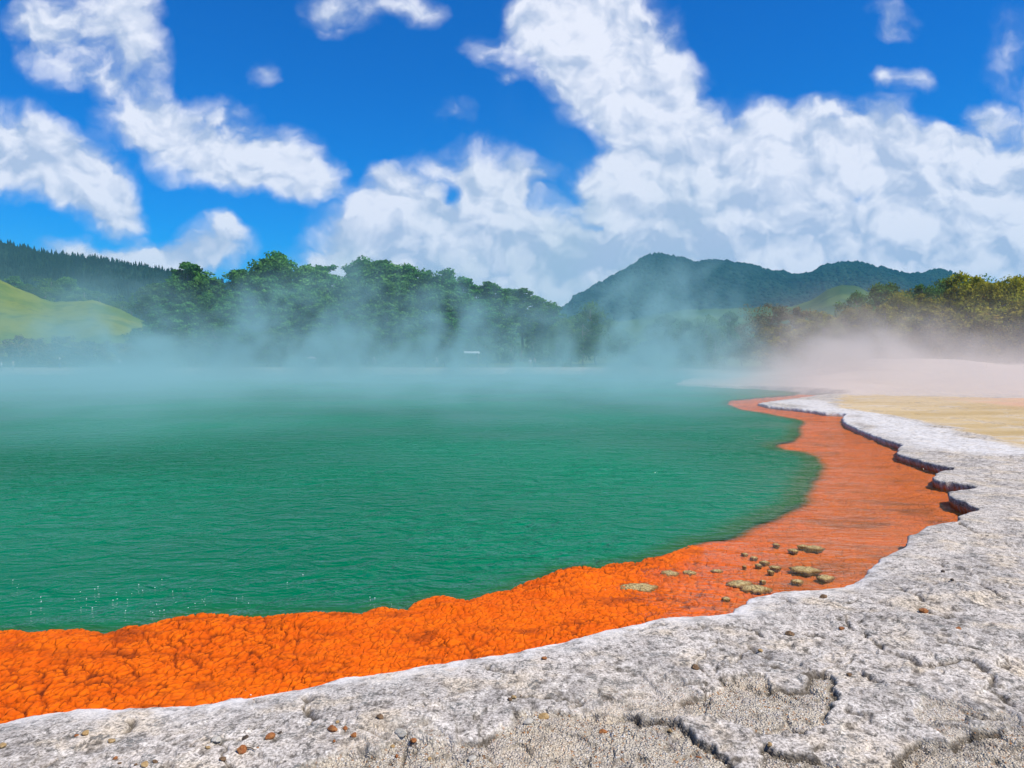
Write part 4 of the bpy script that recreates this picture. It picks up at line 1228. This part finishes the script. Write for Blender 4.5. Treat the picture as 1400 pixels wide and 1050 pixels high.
def person(px, dist, height, face, step, top, legs, hat, label, raise_arm=False):
    x, y, _ = at(px, 500, dist)
    o = thing("person", (x, y, ground_z(x, y) + 0.0), label, "person", "visitors on the far bank", face, height / 1.72)
    s = step
    J = [((0, 0, .93), .13, .10), ((0, 0, 1.12), .12, .095), ((0, 0.0, 1.36), .16, .10), ((0, .01, 1.47), .055), ((0, .02, 1.56), .075), ((0, .025, 1.66), .085),
         ((.19, 0, 1.38), .055), ((.24, .05 + .3 * s, 1.13), .042), ((.24, .16 + .2 * s, .90), .034), ((.245, .20 + .2 * s, .81), .03),
         ((-.19, 0, 1.38), .055), ((-.24, .04 - .3 * s, 1.13), .042), ((-.24, .10 - .3 * s, .90), .034), ((-.245, .12 - .3 * s, .81), .03),
         ((.09, 0, .88), .09), ((.095, .05 + .45 * s, .49), .062), ((.095, .55 * s - .02, .08), .042), ((.10, .55 * s + .13, .03), .035),
         ((-.09, 0, .88), .09), ((-.095, .04 - .25 * s, .49), .062), ((-.095, -.6 * s - .02, .08), .042), ((-.10, -.6 * s + .13, .03), .035)]
    if raise_arm:
        J[7] = ((.26, .18, 1.16), .042); J[8] = ((.18, .30, 1.32), .034); J[9] = ((.17, .31, 1.40), .03)
    B = [(0, 1), (1, 2), (2, 3), (3, 4), (4, 5), (2, 6), (6, 7), (7, 8), (8, 9), (2, 10), (10, 11), (11, 12), (12, 13), (0, 14), (14, 15), (15, 16), (16, 17), (0, 18), (18, 19), (19, 20), (20, 21)]
    b = link("body", skin_mesh("body", J, B), M_SKIN, o)
    g = lambda i, k=1.25, dz=0: (J[i][0], J[i][1] * k, (J[i][2] if len(J[i]) > 2 else J[i][1]) * k)
    link("shirt", skin_mesh("shirt", [g(1), g(2, 1.2), g(6, 1.35), g(7, 1.35), g(10, 1.35), g(11, 1.35), ((0, 0, .90), .165, .13)], [(0, 1), (1, 2), (2, 3), (1, 4), (4, 5), (0, 6)]), CLOTH[top], o)
    link("trousers", skin_mesh("trousers", [((0, 0, .95), .15, .12), g(14, 1.2), g(15, 1.3), g(16, 1.5), g(18, 1.2), g(19, 1.3), g(20, 1.5)], [(0, 1), (1, 2), (2, 3), (0, 4), (4, 5), (5, 6)]), CLOTH[legs], o)
    bm = bmesh.new(); bmesh.ops.create_uvsphere(bm, u_segments=16, v_segments=10, radius=.105)
    for v in bm.verts:
        if v.co.z < -.02: v.co.z = -.02 + (v.co.z + .02) * .25
        if hat and -.03 < v.co.z < .015: v.co.x *= 1.5; v.co.y *= 1.5
    me = bpy.data.meshes.new("hat"); bm.to_mesh(me); bm.free()
    for p_ in me.polygons: p_.use_smooth = True
    h = link("hat" if hat else "hair", me, CLOTH["white"] if hat else M_HAIR, o); h.location = (0, .015, 1.69)
    return o, J
person(2, 119, 1.62, 2.0, .1, "white", "dark", False, "person in a white top at the frame edge beside the pool")
person(18, 120, 1.68, 1.4, .45, "tan", "grey", False, "person in tan striding along the pool edge")
person(82, 124, 1.68, 2.6, .1, "dark", "blue", True, "person in a round white sun hat and dark top")
person(164, 125, 1.62, 3.0, .15, "white", "dark", False, "person in a white top near the dark shrubs")
pu, PJ = person(430, 126, 1.65, 3.0, .1, "white", "dark", False, "person in white standing under an umbrella", True)
person(489, 126, 1.62, 2.9, .1, "blue", "grey", False, "person in a pale blue top, taller of two on the misty bank")
person(512, 127, 1.66, 3.3, .2, "dark", "dark", True, "person in dark clothes and a pale hat on the misty bank")
person(597, 128, 1.6, 3.0, .1, "grey", "dark", True, "person with a pale hat alone in the thickest mist")
person(725, 127, 1.6, 2.4, .3, "white", "tan", False, "person in a white top walking by the white far shore")
person(731, 128, 1.7, 2.2, .25, "tan", "dark", False, "person in tan just behind the white-topped walker")

def umbrella():
    x, y, _ = at(426, 490, 125.6)
    z0 = ground_z(x, y)
    o = thing("umbrella", (x, y, z0 + 1.15), "pale pinkish umbrella held over the person in white", "umbrella", None, 0.3)
    n, k = 16, 6
    V = [(0, 0, .78)]; Q = []
    for i in range(1, k + 1):
        for q in range(n):
            a = q * 2 * math.pi / n; rr = 0.95 * i / k
            sc = 1 if i < k else (1.0 if q % 2 == 0 else 0.955)
            V.append((rr * sc * math.cos(a), rr * sc * math.sin(a), .78 - .38 * (i / k) ** 1.9))
    for q in range(n): Q.append((0, 1 + q, 1 + (q + 1) % n))
    for i in range(k - 1):
        for q in range(n): Q.append((1 + i * n + q, 1 + (i + 1) * n + q, 1 + (i + 1) * n + (q + 1) % n, 1 + i * n + (q + 1) % n))
    me = bpy.data.meshes.new("canopy"); me.from_pydata(V, [], Q); me.update()
    for p_ in me.polygons: p_.use_smooth = True
    c = link("canopy", me, plain("umbrella_cloth", (0.52, 0.40, 0.42), .8, .1, 3), o)
    sm = c.modifiers.new("t", 'SOLIDIFY'); sm.thickness = 0.006
    V, Q = [], []; tube(V, Q, [Vector((0, 0, 0)), Vector((0, 0, .86))], [.012, .010], 8)
    link("pole", mesh_from_arrays("pole", V, Q), CLOTH["grey"], o)
    V, Q = [], []; tube(V, Q, [Vector((0, 0, -.10)), Vector((0, 0, .02))], [.018, .018], 8)
    link("handle", mesh_from_arrays("handle", V, Q), CLOTH["dark"], o)
    o.scale = (.95, .95, .95)
umbrella()

# pale roofed shelter on the far bank, in front of the pines
def shelter():
    x, y, zt = at(645, 481, 133)
    z0 = ground_z(x, y)
    o = thing("shelter", (x, y, z0), "small open shelter with a pale flat roof in front of the pines", "shelter", None, 0.12)
    H = zt - z0
    def bxm(name, lo, hi, mat, parent):
        me = box_mesh0(name, lo, hi); ob = link(name, me, mat, parent)
        bv = ob.modifiers.new("b", 'BEVEL'); bv.width = 0.02; bv.segments = 2
        return ob
    M_W = plain("pale_roof", (0.66, 0.70, 0.66), .6, .08, 2); M_P = plain("post_wood", (0.22, 0.17, 0.12), .9, .3, 3)
    V = [(-1.35, -.9, H - .30), (1.35, -.9, H - .30), (1.35, .9, H - .05), (-1.35, .9, H - .05)]
    V += [(a, b, c + .14) for a, b, c in V]
    me = mesh_from_arrays("roof", V, [(3, 2, 1, 0), (4, 5, 6, 7), (0, 1, 5, 4), (1, 2, 6, 5), (2, 3, 7, 6), (3, 0, 4, 7)], False)
    link("roof", me, M_W, o)
    for sx in (-1.15, 1.15):
        for sy, hz in ((-.72, H - .30), (.72, H - .12)):
            bxm("post", (sx - .06, sy - .06, 0), (sx + .06, sy + .06, hz + .03), M_P, o)
    bxm("rail", (-1.09, .69, 0.9), (1.09, .75, 1.0), M_P, o)
def box_mesh0(name, lo, hi):
    V = [(x, y, z) for x in (lo[0], hi[0]) for y in (lo[1], hi[1]) for z in (lo[2], hi[2])]
    return mesh_from_arrays(name, V, [(0, 1, 3, 2), (4, 6, 7, 5), (0, 4, 5, 1), (2, 3, 7, 6), (0, 2, 6, 4), (1, 5, 7, 3)], False)
shelter()
# ------------------------------------------------------------------ air: distance haze and the pool's steam
def box_mesh(name, lo, hi):
    V = [(x, y, z) for x in (lo[0], hi[0]) for y in (lo[1], hi[1]) for z in (lo[2], hi[2])]
    Q = [(0, 1, 3, 2), (4, 6, 7, 5), (0, 4, 5, 1), (2, 3, 7, 6), (0, 2, 6, 4), (1, 5, 7, 3)]
    return mesh_from_arrays(name, V, Q, False)

def volume_material(name, color, density, aniso=0.2, attr=True, absorb=None):
    m, t, out = material(name)
    pv = t.node("ShaderNodeVolumePrincipled")
    pv.inputs["Color"].default_value = (*color, 1)
    pv.inputs["Density"].default_value = density
    pv.inputs["Anisotropy"].default_value = aniso
    pv.inputs["Density Attribute"].default_value = "density" if attr else ""
    if absorb: pv.inputs["Absorption Color"].default_value = (*absorb, 1)
    t.nt.links.new(pv.outputs[0], out.inputs["Volume"])
    return m

haze = link("haze", box_mesh("haze", (-7000, -60, -20), (7000, 6500, 520)), volume_material("haze_air", (0.14, 0.56, 0.80), HAZE, 0.0, False), kind="stuff", label="thin bluish haze in the distance")

def steam_object(name, lo, hi, voxel, mat, field, label):
    o = link(name, box_mesh(name, lo, hi), mat, kind="stuff", label=label)
    g = bpy.data.node_groups.new(name + "_field", 'GeometryNodeTree')
    g.interface.new_socket("Geometry", in_out='INPUT', socket_type='NodeSocketGeometry')
    g.interface.new_socket("Geometry", in_out='OUTPUT', socket_type='NodeSocketGeometry')
    t = Tree(g)
    go = t.node("NodeGroupOutput")
    vc = t.node("GeometryNodeVolumeCube")
    vc.inputs["Min"].default_value = lo; vc.inputs["Max"].default_value = hi
    for i, k in enumerate("XYZ"):
        vc.inputs["Resolution " + k].default_value = max(2, int((hi[i] - lo[i]) / voxel[i]))
    p = t.node("GeometryNodeInputPosition").outputs[0]
    t.put(vc.inputs["Density"], field(t, p))
    sm = t.node("GeometryNodeSetMaterial"); sm.inputs["Material"].default_value = mat
    g.links.new(vc.outputs[0], sm.inputs[0]); g.links.new(sm.outputs[0], go.inputs[0])
    md = o.modifiers.new("steam", 'NODES'); md.node_group = g
    return o

def gauss_spots(t, x, y, spots):
    s = None
    for cx, cy, rx, ry, w in spots:
        a = t.math('DIVIDE', t.math('SUBTRACT', x, cx), rx); b = t.math('DIVIDE', t.math('SUBTRACT', y, cy), ry)
        q = t.math('MULTIPLY_ADD', a, a, t.math('MULTIPLY', b, b))
        e = t.math('MULTIPLY', t.math('POWER', 2.718, t.math('MULTIPLY', q, -1.0)), w)
        s = e if s is None else t.math('ADD', s, e)
    return s

def lean_map(t, p, scale, lean, loc=(0, 0, 0)):
    sp = t.node("ShaderNodeSeparateXYZ"); t.put(sp.inputs[0], p); x, y, z = sp.outputs
    cm = t.node("ShaderNodeCombineXYZ")
    t.put(cm.inputs[0], t.math('MULTIPLY_ADD', z, lean, x)); t.put(cm.inputs[1], y); t.put(cm.inputs[2], z)
    return t.vmath('ADD', t.vmath('MULTIPLY', cm.outputs[0], scale), loc)

def spot(px, d, rx, ry, w):
    return ((px - 700) / F * d, d, rx * 0.8, ry, w)

PLUMES = [spot(165, 92, 4.5, 9, 1.5), spot(120, 100, 4, 8, .8), spot(330, 88, 5, 10, 1.0), spot(385, 96, 6, 10, .8), spot(475, 84, 6, 10, 1.1), spot(420, 104, 9, 8, .7), spot(625, 86, 4.5, 8, 1.15), spot(560, 100, 5, 9, .6),
          spot(700, 96, 5, 9, .6), spot(880, 88, 7, 10, 1.25), spot(845, 102, 6, 9, .8), spot(930, 92, 4, 8, .8), spot(760, 104, 5, 9, .5), spot(20, 96, 6, 9, .2), spot(1010, 86, 4, 8, .8), spot(250, 104, 6, 8, .6)]
def pool_field(t, p):
    sp = t.node("ShaderNodeSeparateXYZ"); t.put(sp.inputs[0], p); x, y, z = sp.outputs
    h = t.math('MAXIMUM', t.math('SUBTRACT', z, WATER), 0.0)
    # leaning, rolling detail
    q = lean_map(t, p, (1, .35, .8), -0.2)
    n1 = t.noise(q, 0.085, 3, 0.55, 0.4)
    n2 = t.noise(q, 0.26, 5, 0.6, 0.7)
    xw = t.math('MULTIPLY_ADD', h, -0.16, t.math('MULTIPLY_ADD', t.math('SUBTRACT', n1, 0.5), 16.0, x))
    yfade = t.step(0.0, 42.0, t.math('MULTIPLY_ADD', t.math('SUBTRACT', n1, 0.5), 26.0, t.math('MULTIPLY_ADD', t.math('ABSOLUTE', t.math('ADD', x, 8.0)), -0.10, y)))
    yend = t.step(117.0, 98.0, y)
    # the pool narrows to the right: keep the steam over and just beyond the water
    xr = t.step(0.42, 0.20, t.math('DIVIDE', x, t.math('MAXIMUM', y, 5.0)))
    area = t.math('MULTIPLY', t.math('MULTIPLY', yfade, yend), xr)
    lowh = t.math('MULTIPLY_ADD', t.math('MULTIPLY', n1, n1), 2.9, 0.30)
    low = t.math('POWER', 2.718, t.math('MULTIPLY', t.math('DIVIDE', h, lowh), -1.0))
    low = t.math('MULTIPLY', low, t.math('MULTIPLY_ADD', t.step(0.3, 0.7, n2), 0.75, 0.35))
    pl = gauss_spots(t, xw, y, PLUMES)
    ph = t.math('POWER', 2.718, t.math('MULTIPLY', h, -0.17))
    billow = t.step(0.43, 0.63, n2)
    plume = t.math('MULTIPLY', t.math('MULTIPLY', pl, ph), t.math('MULTIPLY_ADD', billow, 1.5, 0.03))
    wisp = t.math('MULTIPLY', t.step(0.50, 0.74, n1), t.math('MULTIPLY', t.step(0.40, 0.75, n2), t.math('POWER', 2.718, t.math('MULTIPLY', h, -0.14))))
    d = t.math('MULTIPLY_ADD', low, 0.10, t.math('MULTIPLY', wisp, 0.075))
    d = t.math('MULTIPLY_ADD', d, t.step(107.0, 86.0, y), t.math('MULTIPLY', plume, 0.19))
    top = t.step(17.5, 9.0, z)
    d = t.math('MULTIPLY', t.math('MULTIPLY', d, area), top)
    return t.math('MAXIMUM', t.math('SUBTRACT', d, 0.0006), 0.0)

steam_object("steam", (-95, 14, WATER + 0.02), (48, 126, 18), (0.62, 0.75, 0.42), volume_material("steam_teal_light", (0.43, 0.71, 0.72), STEAM_A, 0.0), pool_field, "steam tinted with teal light, rolling over the far half of the pool")  # white steam; teal light scattered from the water is put into its colour

SP2 = [spot(1050, 40, 5, 6, .35), spot(1170, 47, 8, 6, .45), spot(1330, 50, 9, 6, .35), spot(1130, 66, 6, 8, 1.3), spot(1160, 74, 7, 8, 1.2), spot(1225, 76, 7, 7, .7), spot(1195, 84, 8, 6, .6), spot(1300, 78, 7, 6, .25), spot(1370, 74, 7, 7, .3), spot(1430, 80, 8, 7, .3), spot(1265, 86, 7, 6, .2), spot(1345, 88, 6, 6, .2), spot(1100, 84, 6, 8, .9)]
def terrace_field(t, p):
    sp = t.node("ShaderNodeSeparateXYZ"); t.put(sp.inputs[0], p); x, y, z = sp.outputs
    r = t.math('DIVIDE', x, t.math('MAXIMUM', y, 5.0))
    floor = t.math('MULTIPLY', t.math('MULTIPLY', t.step(40, 82, y), t.step(0.27, 0.50, r)), BANK)
    h = t.math('MAXIMUM', t.math('SUBTRACT', z, floor), 0.0)
    q = lean_map(t, p, (1, .4, .8), 0.18, (40, 7, 0))
    n1 = t.noise(q, 0.10, 3, 0.55, 0.4); n2 = t.noise(q, 0.36, 5, 0.64, 0.8)
    yfade = t.step(14.0, 54.0, t.math('MULTIPLY_ADD', t.math('SUBTRACT', n1, 0.5), 22.0, y))
    xl = t.step(0.18, 0.42, t.math('MULTIPLY_ADD', t.math('SUBTRACT', n1, 0.5), 0.15, r))
    area = t.math('MULTIPLY', t.math('MULTIPLY', yfade, xl), t.step(96, 86, y))
    lowh = t.math('MULTIPLY_ADD', n1, 2.0, 0.15)
    low = t.math('MULTIPLY', t.math('POWER', 2.718, t.math('MULTIPLY', t.math('DIVIDE', h, lowh), -1.0)), t.math('MULTIPLY_ADD', t.step(0.3, 0.7, n2), 0.8, 0.3))
    xw = t.math('MULTIPLY_ADD', h, 0.15, t.math('MULTIPLY_ADD', t.math('SUBTRACT', n1, 0.5), 12.0, x))
    pl = gauss_spots(t, xw, y, SP2)
    plume = t.math('MULTIPLY', t.math('MULTIPLY', pl, t.math('POWER', 2.718, t.math('MULTIPLY', h, -0.42))), t.math('MULTIPLY_ADD', t.step(0.43, 0.64, n2), 1.7, 0.03))
    d = t.math('ADD', t.math('MULTIPLY', low, 0.11), t.math('MULTIPLY', plume, 0.14))
    d = t.math('MULTIPLY', t.math('MULTIPLY', d, area), t.step(10.5, 5.5, z))
    return t.math('MAXIMUM', t.math('SUBTRACT', d, 0.0006), 0.0)
steam_object("terrace_steam", (4, 24, WATER + 0.03), (84, 98, 15), (0.55, 0.6, 0.4), volume_material("steam_warm_light", (0.84, 0.755, 0.67), STEAM_B, 0.0), terrace_field, "steam tinted with pinkish beige light, drifting over the pale terrace")  # white steam; the beige cast of the light is put into its colour
# ------------------------------------------------------------------ render settings
scene.render.engine = 'CYCLES'
scene.view_settings.view_transform = 'Standard'
scene.view_settings.look = 'None'
scene.view_settings.exposure = 0.3
scene.view_settings.gamma = 1.0
scene.cycles.use_denoising = True
scene.cycles.denoiser = 'OPENIMAGEDENOISE'
scene.cycles.max_bounces = 6
scene.cycles.diffuse_bounces = 3
scene.cycles.glossy_bounces = 3
scene.cycles.transparent_max_bounces = 12
scene.cycles.volume_bounces = 1
scene.cycles.sample_clamp_indirect = 4.0
scene.cycles.volume_step_rate = 2.0
scene.cycles.volume_max_steps = 512
